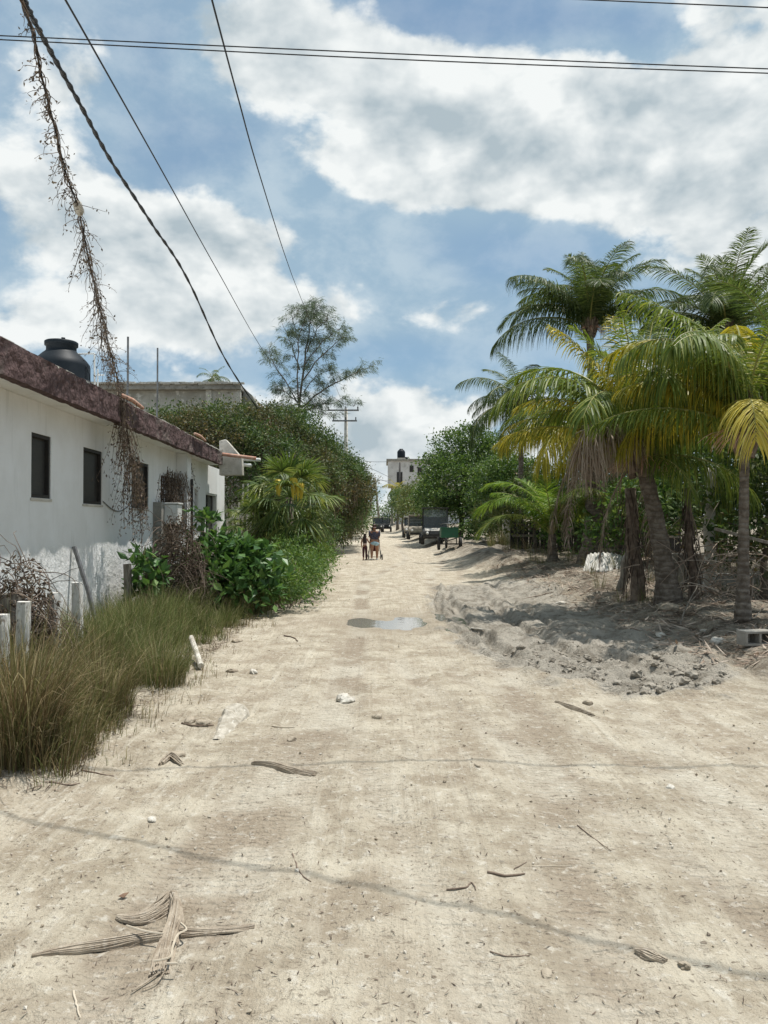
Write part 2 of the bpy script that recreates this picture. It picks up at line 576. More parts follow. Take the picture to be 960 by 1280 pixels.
# ------------------------------------------------------------------ ground, road, puddle
def ground_material():
    m, N, out = mat("sandy_ground")
    P = obj_co(N)
    att = lambda nm: N.add('ShaderNodeAttribute', attribute_name=nm).outputs['Fac']
    mud, left, right, damp, lane = (att(q) for q in ('mud', 'left', 'right', 'damp', 'lane'))
    big = N.noise(P, 0.55, 5, 0.62)
    mid = N.noise(P, 2.6, 6, 0.66)
    fine = N.noise(P, 17.0, 6, 0.7)
    grit = N.noise(P, 95.0, 3, 0.6)
    # dust dragged along the way people drive
    rot = N.add('ShaderNodeMapping')
    rot.inputs['Rotation'].default_value = (0, 0, R(-14))
    rot.inputs['Scale'].default_value = (7.0, 0.75, 1)
    N.put(rot.inputs[0], P)
    strk = N.noise(rot.outputs[0], 1.0, 6, 0.62, 0.6)
    col = N.mix(N.step(mid, 0.36, 0.64), (0.350, 0.294, 0.216), (0.560, 0.502, 0.392))
    col = N.mix(N.m('MULTIPLY', N.step(big, 0.47, 0.62), 0.42), col, (0.365, 0.298, 0.222))
    rot2 = N.add('ShaderNodeMapping')
    rot2.inputs['Rotation'].default_value = (0, 0, R(24))
    rot2.inputs['Scale'].default_value = (22.0, 0.7, 1)
    N.put(rot2.inputs[0], P)
    strk2 = N.noise(rot2.outputs[0], 1.0, 5, 0.65, 0.4)
    rot3 = N.add('ShaderNodeMapping')
    rot3.inputs['Rotation'].default_value = (0, 0, R(2))
    rot3.inputs['Scale'].default_value = (18.0, 0.40, 1)
    N.put(rot3.inputs[0], P)
    strk3 = N.noise(rot3.outputs[0], 1.0, 5, 0.65, 0.5)
    sel = N.step(N.noise(P, 0.35, 2), 0.42, 0.58)
    strkb = N.m('ADD', N.m('MULTIPLY', strk2, sel), N.m('MULTIPLY', strk3, N.m('SUBTRACT', 1.0, sel)))
    col = N.mix(N.m('MULTIPLY', N.step(strk, 0.52, 0.70), 0.40), col, (0.640, 0.595, 0.490))
    col = N.mix(N.m('MULTIPLY', N.step(strkb, 0.54, 0.68), N.m('MULTIPLY', N.step(big, 0.40, 0.60), 0.50)), col, (0.65, 0.605, 0.50))
    col = N.mix(N.m('MULTIPLY', N.step(strkb, 0.46, 0.34), N.m('MULTIPLY', N.step(mid, 0.38, 0.62), 0.48)), col, (0.255, 0.205, 0.150))
    col = N.mix(N.m('MULTIPLY', N.step(strk, 0.45, 0.32), 0.30), col, (0.265, 0.225, 0.172))
    col = N.mix(N.m('MULTIPLY', lane, N.m('ADD', 0.42, N.m('MULTIPLY', N.step(mid, 0.3, 0.6), 0.40))), col, N.mix(N.step(big, 0.42, 0.55), (0.315, 0.252, 0.185), (0.58, 0.53, 0.43)))
    col = N.mix(N.m('MULTIPLY', N.step(fine, 0.54, 0.68), 0.62), col, (0.68, 0.64, 0.55))
    col = N.mix(N.m('MULTIPLY', N.step(fine, 0.44, 0.30), 0.75), col, (0.215, 0.175, 0.130))
    fl = N.noise(N.vm('MULTIPLY', P, (34.0, 60.0, 34.0)), 1.0, 4, 0.7, 0.5)
    col = N.mix(N.m('MULTIPLY', N.step(fl, 0.42, 0.32), 0.85), col, (0.150, 0.118, 0.085))
    col = N.mix(N.m('MULTIPLY', N.step(fl, 0.60, 0.70), 0.55), col, (0.64, 0.60, 0.53))
    # crumbs of dry leaf and bark
    vor = N.add('ShaderNodeTexVoronoi', feature='F1')
    N.put(vor.inputs['Vector'], N.vm('ADD', P, N.vm('MULTIPLY', N.noise(P, 30, 2, 0.5, 0, True), (0.03, 0.03, 0.03))))
    vor.inputs['Scale'].default_value = 21.0
    vs_ = N.add('ShaderNodeSeparateColor')
    N.put(vs_.inputs[0], vor.outputs['Color'])
    spk = N.m('MULTIPLY', N.step(vor.outputs['Distance'], 0.26, 0.15), N.step(vs_.outputs[0], 0.83, 0.86, 'LINEAR'))
    col = N.mix(N.m('MULTIPLY', spk, 0.75), col, N.mix(vs_.outputs[1], (0.14, 0.10, 0.065), (0.62, 0.58, 0.50)))
    # churned grey mud
    mc = N.mix(N.step(mid, 0.34, 0.60), (0.275, 0.242, 0.192), (0.510, 0.464, 0.386))
    mc = N.mix(N.m('MULTIPLY', N.step(fine, 0.53, 0.68), 0.6), mc, (0.50, 0.46, 0.385))
    mc = N.mix(N.m('MULTIPLY', N.step(fine, 0.44, 0.33), 0.6), mc, (0.09, 0.077, 0.06))
    mn = N.step(N.m('ADD', mud, N.m('MULTIPLY', N.m('SUBTRACT', mid, 0.5), 0.7)), 0.25, 0.75)
    col = N.mix(mn, col, mc)
    # verges: litter and roots
    lc = N.mix(N.step(mid, 0.38, 0.60), (0.150, 0.120, 0.088), (0.39, 0.34, 0.265))
    lc = N.mix(N.m('MULTIPLY', N.step(fine, 0.54, 0.66), 0.7), lc, (0.48, 0.44, 0.37))
    lc = N.mix(N.m('MULTIPLY', N.step(fine, 0.43, 0.33), 0.7), lc, (0.055, 0.043, 0.030))
    vg = N.step(N.m('ADD', N.m('MAXIMUM', left, right), N.m('MULTIPLY', N.m('SUBTRACT', mid, 0.5), 0.9)), 0.35, 0.8)
    col = N.mix(vg, col, lc)
    dm = N.m('MULTIPLY', damp, N.m('ADD', N.m('MULTIPLY', mid, 0.6), 0.55), None, True)
    col = N.mix(N.m('MULTIPLY', dm, 0.75), col, (0.300, 0.245, 0.176))
    b = N.add('ShaderNodeBsdfPrincipled')
    N.put(b.inputs['Base Color'], col)
    N.put(b.inputs['Roughness'], N.m('SUBTRACT', 0.93, N.m('MULTIPLY', damp, 0.22)))
    b.inputs['Specular IOR Level'].default_value = 0.2
    # relief: grit, dry cracks, tread blocks in the lanes
    wv = N.add('ShaderNodeTexWave', wave_type='BANDS', bands_direction='Y')
    N.put(wv.inputs['Vector'], P)
    wv.inputs['Scale'].default_value = 6.5
    wv.inputs['Distortion'].default_value = 5.0
    wv.inputs['Detail'].default_value = 2.0
    wv.inputs['Detail Scale'].default_value = 2.5
    h = N.m('ADD', N.m('MULTIPLY', fine, 1.0), N.m('MULTIPLY', grit, 0.30))
    h = N.m('ADD', h, N.m('MULTIPLY', N.m('MULTIPLY', wv.outputs['Fac'], lane), 0.34))
    h = N.m('ADD', h, N.m('ADD', N.m('MULTIPLY', strk, 0.35), N.m('MULTIPLY', strkb, 0.40)))
    h = N.m('ADD', h, N.m('MULTIPLY', spk, 0.25))
    bp = N.add('ShaderNodeBump')
    N.put(bp.inputs['Strength'], N.m('ADD', 0.75, N.m('MULTIPLY', N.m('MAXIMUM', mud, right), 0.35)))
    bp.inputs['Distance'].default_value = 0.075
    N.put(bp.inputs['Height'], h)
    N.l.new(bp.outputs[0], b.inputs['Normal'])
    N.l.new(b.outputs[0], out.inputs[0])
    return m


def build_ground():
    xs = list(np.arange(-3.4, 6.4, 0.027))
    st = 0.03
    a, b = xs[0], xs[-1]
    lo, hi = [], []
    while b < 420:
        st *= 1.06
        a -= st
        b += st
        lo.append(a)
        hi.append(b)
    xs = np.array(lo[::-1] + xs + hi)
    ys = [-30, -20, -12, -8, -5, -3, -2, -1, 0, 0.6, 1.1]
    y = 1.5
    while y < 900:
        ys.append(y)
        y += max(0.010, y * (0.0062 if y < 7 else 0.0046 if y < 17 else 0.007 if y < 26 else 0.02))
    ys = np.array(ys)
    X, Y = np.meshgrid(xs, ys)
    z, mud, left, right, damp, lane = ground_fields(X.ravel(), Y.ravel())
    nx, ny = len(xs), len(ys)
    V = np.stack([X.ravel(), Y.ravel(), z], 1)
    i = np.arange(nx - 1)
    j = np.arange(ny - 1)
    I, J = np.meshgrid(i, j)
    q = (J * nx + I).ravel()
    quads = np.stack([q, q + 1, q + nx + 1, q + nx], 1)
    isroad = ((left < 0.5) & (right < 0.5))[quads].all(1)
    m = ground_material()
    for nm, sel in (("dirt_road", isroad), ("ground", ~isroad)):
        f = quads[sel]
        used, inv = np.unique(f.ravel(), return_inverse=True)
        mb = MB()
        mb.raw(V[used], inv.reshape(-1, 4))
        o = mb.build(nm, m, None, True)
        tag(o, kind='structure')
        for an, arr in (('mud', mud), ('left', left), ('right', right), ('damp', damp), ('lane', lane)):
            at_ = o.data.attributes.new(an, 'FLOAT', 'POINT')
            at_.data.foreach_set('value', arr[used].astype(np.float32))
    # water lying in the pothole
    m, N, out = mat("puddle_water")
    b_ = N.add('ShaderNodeBsdfPrincipled')
    b_.inputs['Base Color'].default_value = (0.20, 0.19, 0.165, 1)
    b_.inputs['Roughness'].default_value = 0.03
    b_.inputs['IOR'].default_value = 1.33
    b_.inputs['Specular IOR Level'].default_value = 1.0
    bp = N.add('ShaderNodeBump')
    bp.inputs['Strength'].default_value = 0.08
    bp.inputs['Distance'].default_value = 0.01
    N.put(bp.inputs['Height'], N.noise(obj_co(N), 9, 2))
    N.l.new(bp.outputs[0], b_.inputs['Normal'])
    N.l.new(b_.outputs[0], out.inputs[0])
    mb = MB()
    ring = [(PUD[0] + 1.35 * math.cos(t * PI / 24), PUD[1] + 1.75 * math.sin(t * PI / 24), -0.030) for t in range(48)]
    mb.raw(ring, [list(range(48))])
    tag(mb.build("puddle_water", m), kind='structure')


build_ground()

# ------------------------------------------------------------------ shared materials
M = {}
M['white_pvc'] = plain('white_pvc', (0.74, 0.74, 0.71), (0.62, 0.61, 0.57), 0.45, 8)
M['black_plastic'] = plain('black_plastic', (0.009, 0.013, 0.017), (0.015, 0.020, 0.025), 0.55, 3, spec=0.18)
M['terracotta'] = plain('terracotta', (0.46, 0.22, 0.15), (0.55, 0.37, 0.28), 0.85, 9, bump=0.3)
M['concrete'] = plain('concrete', (0.36, 0.34, 0.30), (0.24, 0.225, 0.195), 0.9, 2.2, bump=0.5, bscale=18, c3=(0.15, 0.14, 0.12))
M['pale_concrete'] = plain('pale_concrete', (0.58, 0.55, 0.49), (0.42, 0.39, 0.33), 0.9, 3, bump=0.4, bscale=25, c3=(0.26, 0.235, 0.19))
M['rust'] = plain('rust', (0.13, 0.075, 0.05), (0.22, 0.14, 0.09), 0.85, 14, bump=0.3)
M['grey_metal'] = plain('grey_metal', (0.22, 0.22, 0.22), (0.14, 0.135, 0.13), 0.5, 9, metal=0.6)
M['black_wire'] = plain('black_wire', (0.012, 0.012, 0.013), (0.02, 0.02, 0.02), 0.6, 10)
M['grey_wood'] = plain('grey_wood', (0.30, 0.27, 0.225), (0.17, 0.145, 0.115), 0.9, 5, bump=0.6, bscale=30, stretch=(6, 6, 1))
M['dead_stem'] = plain('dead_stem', (0.24, 0.185, 0.14), (0.13, 0.095, 0.07), 0.95, 9)
M['bark'] = plain('bark', (0.20, 0.165, 0.13), (0.095, 0.075, 0.058), 0.95, 7, bump=0.7, bscale=22, stretch=(3, 3, 1))
M['glass_dark'] = plain('glass_dark', (0.02, 0.023, 0.025), (0.035, 0.036, 0.036), 0.22, 12, spec=0.5)
M['screen'] = plain('window_screen', (0.030, 0.030, 0.028), (0.055, 0.052, 0.046), 0.5, 1.5, stretch=(1, 6, 60))
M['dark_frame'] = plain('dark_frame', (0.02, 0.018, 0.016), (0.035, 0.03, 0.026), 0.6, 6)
M['rubber'] = plain('rubber', (0.018, 0.018, 0.018), (0.05, 0.045, 0.04), 0.85, 8)
M['white_stone'] = plain('white_stone', (0.60, 0.57, 0.50), (0.40, 0.365, 0.305), 0.95, 9, bump=0.6, bscale=35)
M['brown_stone'] = plain('brown_stone', (0.40, 0.345, 0.265), (0.26, 0.215, 0.16), 0.95, 9, bump=0.6, bscale=35)


# ------------------------------------------------------------------ white house on the left
RZ = math.atan(0.026)


def H(l, y, z):
    return Vector((l - 0.026 * y, y, z))


def hbox(mb, l0, l1, y0, y1, z0, z1, mi=0):
    c = H((l0 + l1) / 2, (y0 + y1) / 2, (z0 + z1) / 2)
    mb.box(c, (abs(l1 - l0), abs(y1 - y0) * 1.0003, abs(z1 - z0)), RZ, None, mi)


def stucco():
    m, N, out = mat('white_stucco')
    P = obj_co(N)
    sx = N.add('ShaderNodeSeparateXYZ')
    N.put(sx.inputs[0], P)
    z = sx.outputs[2]
    n = N.noise(P, 1.3, 6, 0.65)
    run = N.noise(N.vm('MULTIPLY', P, (5, 5, 0.5)), 1.2, 5, 0.6)
    lowz = N.step(z, 1.45, 1.05)
    col = N.mix(N.step(n, 0.36, 0.66), (0.74, 0.735, 0.71), (0.80, 0.80, 0.785))
    col = N.mix(N.m('MULTIPLY', N.step(run, 0.54, 0.72), 0.42), col, (0.50, 0.50, 0.465))
    blot = N.noise(P, 3.1, 6, 0.7)
    col = N.mix(N.m('MULTIPLY', N.m('MULTIPLY', N.step(blot, 0.52, 0.62), lowz), 0.65), col, (0.56, 0.58, 0.575))
    dirt = N.m('MULTIPLY', N.step(z, 0.75, 0.1), N.step(blot, 0.35, 0.6))
    col = N.mix(N.m('MULTIPLY', dirt, 0.7), col, (0.40, 0.37, 0.30))
    b = N.add('ShaderNodeBsdfPrincipled')
    N.put(b.inputs['Base Color'], col)
    b.inputs['Roughness'].default_value = 0.9
    b.inputs['Specular IOR Level'].default_value = 0.2
    bp = N.add('ShaderNodeBump')
    N.put(bp.inputs['Strength'], N.m('ADD', 0.12, N.m('MULTIPLY', lowz, 0.75)))
    bp.inputs['Distance'].default_value = 0.035
    N.put(bp.inputs['Height'], N.m('ADD', N.noise(P, 9, 6, 0.65), N.m('MULTIPLY', N.noise(P, 55, 3), 0.2)))
    N.l.new(bp.outputs[0], b.inputs['Normal'])
    N.l.new(b.outputs[0], out.inputs[0])
    return m


def fascia_mat():
    m, N, out = mat('maroon_stone')
    P = obj_co(N)
    v = N.add('ShaderNodeTexVoronoi', feature='F1')
    N.put(v.inputs['Vector'], N.vm('ADD', P, N.vm('MULTIPLY', N.noise(P, 8, 4, .6, 0, True), (.12, .12, .12))))
    v.inputs['Scale'].default_value = 17
    n = N.noise(P, 5, 6, 0.7)
    big = N.noise(P, 0.9, 4, 0.6)
    col = N.mix(N.step(n, 0.38, 0.62), (0.088, 0.055, 0.052), (0.135, 0.088, 0.083))
    col = N.mix(N.m('MULTIPLY', N.step(v.outputs['Distance'], 0.25, 0.6), 0.35), col, (0.045, 0.03, 0.03))
    col = N.mix(N.m('MULTIPLY', N.step(big, 0.55, 0.66), 0.4), col, (0.20, 0.185, 0.16))
    b = N.add('ShaderNodeBsdfPrincipled')
    N.put(b.inputs['Base Color'], col)
    b.inputs['Roughness'].default_value = 0.9
    b.inputs['Specular IOR Level'].default_value = 0.2
    bp = N.add('ShaderNodeBump')
    bp.inputs['Strength'].default_value = 0.9
    bp.inputs['Distance'].default_value = 0.03
    N.put(bp.inputs['Height'], N.m('SUBTRACT', n, N.m('MULTIPLY', v.outputs['Distance'], 0.5)))
    N.l.new(bp.outputs[0], b.inputs['Normal'])
    N.l.new(b.outputs[0], out.inputs[0])
    return m


M['stucco'] = stucco()
M['maroon'] = fascia_mat()


def build_house():
    root = thing('white_house', 'long single storey white house with a maroon stone edge round its flat roof', 'house', H(-6, 13, 0))
    W = -4.0
    ops = [  # y0, y1, z0, z1
        (9.22, 9.80, 1.91, 2.70), (10.93, 11.72, 1.88, 2.69), (13.2, 14.25, 1.86, 2.69), (15.1, 16.3, 1.0, 2.55),
        (18.1, 18.55, 1.75, 2.45), (19.4, 20.9, 1.30, 2.38)]
    mb = MB()
    y = 3.0
    for (a, b, z0, z1) in ops:
        hbox(mb, W - .18, W, y, a, -.3, 3.09)
        hbox(mb, W - .18, W, a, b, -.3, z0)
        hbox(mb, W - .18, W, a, b, z1, 3.09)
        y = b
    hbox(mb, W - .18, W, y, 22.0, -.3, 3.09)
    hbox(mb, -11, W - .18, 21.82, 22.0, -.3, 3.09)
    hbox(mb, -11, W - .18, 3.0, 3.18, -.3, 3.09)
    hbox(mb, -11.2, -11, 3.0, 22.0, -.3, 3.09)
    mb.build('wall', M['stucco'], root)
    mb = MB()
    for (a, b, z0, z1) in ops:                       # dark panels stand in for the shade of the rooms behind
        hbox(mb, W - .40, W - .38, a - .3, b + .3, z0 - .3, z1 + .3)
    mb.build('room_shade_panel', M['dark_frame'], root)
    # roof slab and its stone edge
    mb = MB()
    hbox(mb, -11.3, -3.66, 2.6, 19.6, 3.093, 3.30)
    mb.build('roof', M['stucco'], root)
    for (y0, y1, zb, zt, lo) in ((2.6, 11.35, 3.06, 3.42, -3.54), (11.36, 15.1, 3.055, 3.41, -3.545), (15.11, 17.5, 3.06, 3.40, -3.55), (17.6, 19.35, 3.07, 3.38, -3.56)):
        n = int((y1 - y0) / 0.05)
        yy = np.linspace(y0, y1, n)
        zz = np.linspace(0, 1, 9)
        YY, ZZ = np.meshgrid(yy, zz)
        e = 0.018 * fbm(YY * 5, np.zeros_like(YY) + 3.3, 3, 7)
        zv = zb + e * (1 - ZZ) * 0.9 + (zt - zb) * ZZ + 0.010 * fbm(YY * 3, ZZ * 0, 2, 8) * ZZ
        lv = lo + 0.030 * fbm(YY * 6, ZZ * 2.5, 4, 17)
        Vv = np.stack([lv - 0.026 * YY, YY, zv], -1).reshape(-1, 3)
        Vb = Vv.copy()
        Vb[:, 0] = -3.66 - 0.026 * Vb[:, 1]
        nn = len(yy)
        I, J = np.meshgrid(np.arange(nn - 1), np.arange(8))
        q = (J * nn + I).ravel()
        mb = MB()
        mb.raw(Vv, np.stack([q, q + 1, q + nn + 1, q + nn], 1))
        rim = list(range(nn)) + [k * nn + nn - 1 for k in range(1, 9)] + [8 * nn + k for k in range(nn - 2, -1, -1)] + [k * nn for k in range(7, 0, -1)]
        allv = np.concatenate([Vv[rim], Vb[rim]])
        rn = len(rim)
        mb.raw(allv, [((k + 1) % rn, k, rn + k, rn + (k + 1) % rn) for k in range(rn)])
        mb.build('fascia', M['maroon'], root, False)
    mb = MB()                                        # pale mortar along the top of the edge
    for k in range(60):
        y0 = 2.6 + k * (18.9 - 2.6) / 60
        hbox(mb, -3.70, -3.552 + random.uniform(-.012, .006), y0, y0 + .27, 3.40 - .01 * (k > 44), 3.424 + random.uniform(-.006, .006) - .012 * (k > 44))
    mb.build('coping', M['pale_concrete'], root)
    # windows
    for i, (a, b, z0, z1) in enumerate(ops):
        if i == 3:
            continue
        fm = M['dark_frame'] if i < 3 else M['white_pvc']
        mb = MB()
        t = .045
        l0, l1 = W - .10, W - .015
        hbox(mb, l0, l1, a, a + t, z0, z1)
        hbox(mb, l0, l1, b - t, b, z0, z1)
        hbox(mb, l0, l1, a + t, b - t, z1 - t, z1)
        hbox(mb, l0, l1, a + t, b - t, z0, z0 + t)
        w = mb.build('window', fm, root)
        mb = MB()
        if i < 3:
            hbox(mb, W - .075, W - .065, a + t, b - t, z0 + t, z1 - t)
        else:
            hbox(mb, W - .14, W - .13, a, b, z0, z1)
            hbox(mb, W - .128, W - .105, (a + b) / 2 - .02, (a + b) / 2 + .02, z0, z1)
        mb.build('pane', M['screen'] if i < 3 else M['glass_dark'], w)
        if i < 3:
            mb = MB()
            hbox(mb, W - .01, W + .012, a - .03, b + .02, z0 - .035, z0 - .003)
            mb.build('sill', M['pale_concrete'], w)
    # iron bars in the vine covered opening
    mb = MB()
    for k in range(9):
        yk = 15.17 + k * .133
        hbox(mb, W - .08, W - .06, yk, yk + .018, 1.0, 2.55)
    mb.build('window_bars', M['rust'], root)
    # end of the eave: concrete wedge, tubes that poke out
    mb = MB()
    pts = [at(274, 551, 19.7), at(282, 549, 19.7), at(302, 572, 19.7), at(303, 594, 19.7), at(274, 594, 19.7)]
    mb.prism(pts, (-.008, .3, 0))
    mb.build('eave_end', M['pale_concrete'], root, bevel=.015)
    mb = MB()
    mb.tube([H(-4.1, 19.3, 3.40), at(320, 573, 19.4)], .045, 10)
    mb.build('gutter_tile', M['terracotta'], root, True)
    for (p, q) in (((290, 573), (325, 575)), ((296, 580), (314, 582))):
        mb = MB()
        mb.tube([at(p[0], p[1], 20.2), at(q[0], q[1], 20.0)], .05, 10)
        mb.build('drain_spout', M['white_pvc'], root, True)
    for (px, py, n) in ((155, 532, 1), (243, 541, 1)):
        mb = MB()
        Y0 = 3.58 * 960 / (455 - px)
        for k in range(n):
            a = H(-3.50 - .10 * k, Y0 - .35, 3.45 + .012 * k)
            mb.tube([a, a + Vector((-.005, .45, .005)), a + Vector((-.01, .95 + .1 * k, -.04))], [.030, .034, .028], 9)
        mb.build('ridge_tile', M['terracotta'], root, True)
    mb = MB()
    hbox(mb, W, W + .16, 14.55, 14.95, .1, 2.0)
    mb.build('pilaster', M['concrete'], root)
    mb = MB()
    hbox(mb, W + .005, W + .24, 16.32, 16.7, 1.5, 3.088)
    mb.build('buttress', M['stucco'], root)
    mb = MB()
    mb.tube([H(W + .30, 16.5, .4), H(W + .30, 16.5, 2.55)], .03, 8)
    mb.build('drain_pipe', M['dark_frame'], root)
    mb = MB()
    pts = [H(W + .01, 11.75 + t * 1.5, 1.93 - .16 * math.sin(t * PI) + .05 * t) for t in np.linspace(0, 1, 10)]
    mb.tube(pts, .009, 5)
    mb.build('wall_cable', M['grey_metal'], root)
    # utility box
    t = thing('meter_box', 'small white utility box standing out from the house wall under the dry vine', 'utility box', H(W + .2, 15.0, 1.55))
    mb = MB()
    hbox(mb, W + .16, W + .42, 14.75, 15.1, 1.58, 1.96)
    mb.build('housing', M['white_pvc'], t, bevel=.01)
    mb = MB()
    hbox(mb, W + .15, W + .44, 14.73, 15.12, 1.965, 1.995)
    mb.build('lid', M['white_pvc'], t, bevel=.005)

    # water tank on the roof
    c = H(-6.05, 15.3, 0)
    t = thing('water_tank', 'big black plastic water tank standing on the roof of the white house', 'water tank', (c.x, c.y, 3.30))
    mb = MB()
    mb.box((c.x, c.y, 3.50), (1.2, 1.2, .395))
    mb.build('plinth', M['concrete'], t)
    mb = MB()
    zb = 3.70
    prof = [(0.0, zb), (.52, zb), (.545, zb + .03), (.545, zb + .30), (.555, zb + .33), (.555, zb + .37), (.545, zb + .40), (.545, zb + .66), (.555, zb + .69), (.555, zb + .73),
            (.548, zb + .76), (.548, zb + 1.02), (.54, zb + 1.07), (.48, zb + 1.15), (.36, zb + 1.27), (.30, zb + 1.32), (.29, zb + 1.34)]
    mb.lathe(prof, (c.x, c.y, 0), 40)
    mb.build('body', M['black_plastic'], t, True)
    mb = MB()
    mb.lathe([(.285, zb + 1.33), (.285, zb + 1.43), (.315, zb + 1.44), (.318, zb + 1.51), (.30, zb + 1.525), (.0, zb + 1.54)], (c.x, c.y, 0), 36)
    mb.tube([(c.x + .12, c.y - .2, zb + 1.53), (c.x + .12, c.y - .2, zb + 1.56)], .04, 8)
    mb.build('lid', M['black_plastic'], t, True)
    mb = MB()
    z = zb + 1.28
    mb.tube([(c.x + .32, c.y, z), (c.x + .66, c.y, z + .01), (c.x + .66, c.y, z - .02), (c.x + .68, c.y, 3.3)], .018, 7)
    mb.tube([(c.x + .73, c.y, z - .3), (c.x + .73, c.y, 3.3)], .014, 7)
    mb.tube([(c.x + .70, c.y, z - .42), (c.x + .86, c.y, z - .42)], .012, 6)
    mb.build('water_pipe', M['white_pvc'], t)
    mb = MB()
    mb.tube([(c.x + .36, c.y - .05, z - .02), (c.x + .48, c.y - .1, z - .14), (c.x + .60, c.y - .1, z - .42), (c.x + .62, c.y - .1, z - .6)], .012, 6)
    mb.tube([(c.x + .50, c.y - .2, z - .55), (c.x + .66, c.y - .2, z - .62)], .03, 8)
    mb.build('hose', M['black_plastic'], t)
    # reinforcing rods left standing on the roof
    for (px, py, Y, lb) in ((160, 421, 13.0, 'taller thin steel rod standing up from the roof beside the dry vine'), (197, 435, 15.5, 'thin steel rod standing alone on the roof in front of the unfinished building')):
        a = at(px, py, Y)
        mb = MB()
        mb.tube([(a.x - .02, a.y, 3.28), (a.x, a.y, (a.z + 3.3) / 2), a], .019, 6)
        tag(mb.build('steel_rod', M['grey_metal']), lb, 'rod', 'rods on the house roof')
    # stick leaning on the wall
    mb = MB()
    a, b = H(-3.96, 10.5, 1.28), H(-3.55, 10.35, .05)
    mb.tube([b, (a + b) / 2 + Vector((.02, 0, 0)), a], .03, 7)
    tag(mb.build('leaning_pole', M['grey_metal']), 'thin grey pole leaning on the sunlit foot of the white wall', 'pole')


build_house()
# ------------------------------------------------------------------ growing things: builders
def unit(a):
    return a / (np.linalg.norm(a, axis=-1, keepdims=True) + 1e-9)


def rand_dirs(n):
    return unit(rng.normal(size=(n, 3)))


def leaf_quads(mb, C, D, S, L, W, fold=0.12, mi=0, bend=0.0):
    """n pointed leaves: base C, direction D, side S"""
    n = len(C)
    D, S = unit(D), S - D * (S * D).sum(1, keepdims=True)
    S = unit(S)
    U = np.cross(S, D)
    L = np.broadcast_to(np.asarray(L, float).reshape(-1, 1), (n, 1))
    W = np.broadcast_to(np.asarray(W, float).reshape(-1, 1), (n, 1))
    mid = C + D * L * 0.45
    tip = C + D * L - U * L * bend
    V = np.stack([C, mid + S * W / 2 + U * W * fold, tip, mid - S * W / 2 + U * W * fold], 1).reshape(-1, 3)
    mb.raw(V, np.arange(4 * n).reshape(n, 4), mi)


def ribbons(mb, P, Wd, S, mi=0):
    """n strips; P (n,k,3) centre lines, Wd (n,k) widths, S (n,3) side"""
    n, k = P.shape[:2]
    off = S[:, None, :] * Wd[:, :, None] / 2
    V = np.stack([P - off, P + off], 2).reshape(-1, 3)
    b = (np.arange(n) * 2 * k)[:, None] + 2 * np.arange(k - 1)[None]
    b = b.ravel()
    mb.raw(V, np.stack([b, b + 1, b + 3, b + 2], 1), mi)


def crown(mb, blobs, clumps, per, cr, L, W, droop=0.2, mi=0, rough=0.35, out=0.6, inner=0.22):
    """leaf clumps spread over and inside uneven lobes (centre, radii)"""
    cs = np.array([tuple(b[0]) for b in blobs])
    rs = np.array([b[1] if hasattr(b[1], '__len__') else (b[1],) * 3 for b in blobs], float)
    w = rs.prod(1) ** (2 / 3)
    idx = rng.choice(len(blobs), clumps, p=w / w.sum())
    d = rand_dirs(clumps)
    d[:, 2] = np.where(d[:, 2] < -0.35, -d[:, 2], d[:, 2])
    lump = 0.5 + fbm(d[:, 0] * 2.2 + idx * 7.7, d[:, 1] * 2.2 + d[:, 2] * 1.9, 3, 91)
    rad = np.where(rng.random(clumps) < inner, rng.uniform(0.25, 0.75, clumps), rng.uniform(0.80, 1.0, clumps) + rough * (lump - 0.5))
    cc = cs[idx] + d * rs[idx] * rad[:, None]
    keep = np.ones(clumps, bool)
    for k in range(len(blobs)):
        q = (((cc - cs[k]) / rs[k]) ** 2).sum(1)
        keep &= (q > 0.42) | (rng.random(clumps) < 0.35) | (idx == k)
    cc, d = cc[keep], d[keep]
    n = len(cc) * per
    cr_ = cr * rng.uniform(0.5, 1.3, (len(cc), 1, 1))
    C = (cc[:, None, :] + rng.normal(size=(len(cc), per, 3)) * cr_ * (1, 1, 0.7)).reshape(-1, 3)
    D = np.repeat(d, per, 0) * out + rand_dirs(n) * 0.9
    D[:, 2] -= droop
    S = rand_dirs(n)
    S[:, 2] *= 0.35
    s = rng.uniform(0.65, 1.25, n)
    leaf_quads(mb, C, D, S, L * s, W * s, 0.15, mi)
    return cc


def limbs(mb, base, fork, targets, r0, mi=0, n=7):
    """tapered trunk to the fork, then limbs that wander out to the targets"""
    base, fork = Vector(base), Vector(fork)
    k = 6
    pts = []
    for i in range(k + 1):
        t = i / k
        p = base.lerp(fork, t)
        p += Vector((math.sin(t * 5 + base.x), math.cos(t * 4 + base.y), 0)) * r0 * 0.5 * math.sin(t * PI)
        pts.append(p)
    mb.tube(pts, [r0 * (1.25 - .5 * (i / k)) if i else r0 * 1.5 for i in range(k + 1)], n, mi)
    for tg in targets:
        tg = Vector(tg)
        L = (tg - fork).length
        pts = []
        for i in range(6):
            t = i / 5
            p = fork.lerp(tg, t) + Vector((0, 0, 0.12 * L * math.sin(t * PI)))
            p += Vector((random.uniform(-1, 1), random.uniform(-1, 1), random.uniform(-1, 1))) * 0.05 * L * (0 < i < 5)
            pts.append(p)
        mb.tube(pts, [r0 * .62 * (1 - .85 * i / 5) for i in range(6)], 6, mi)


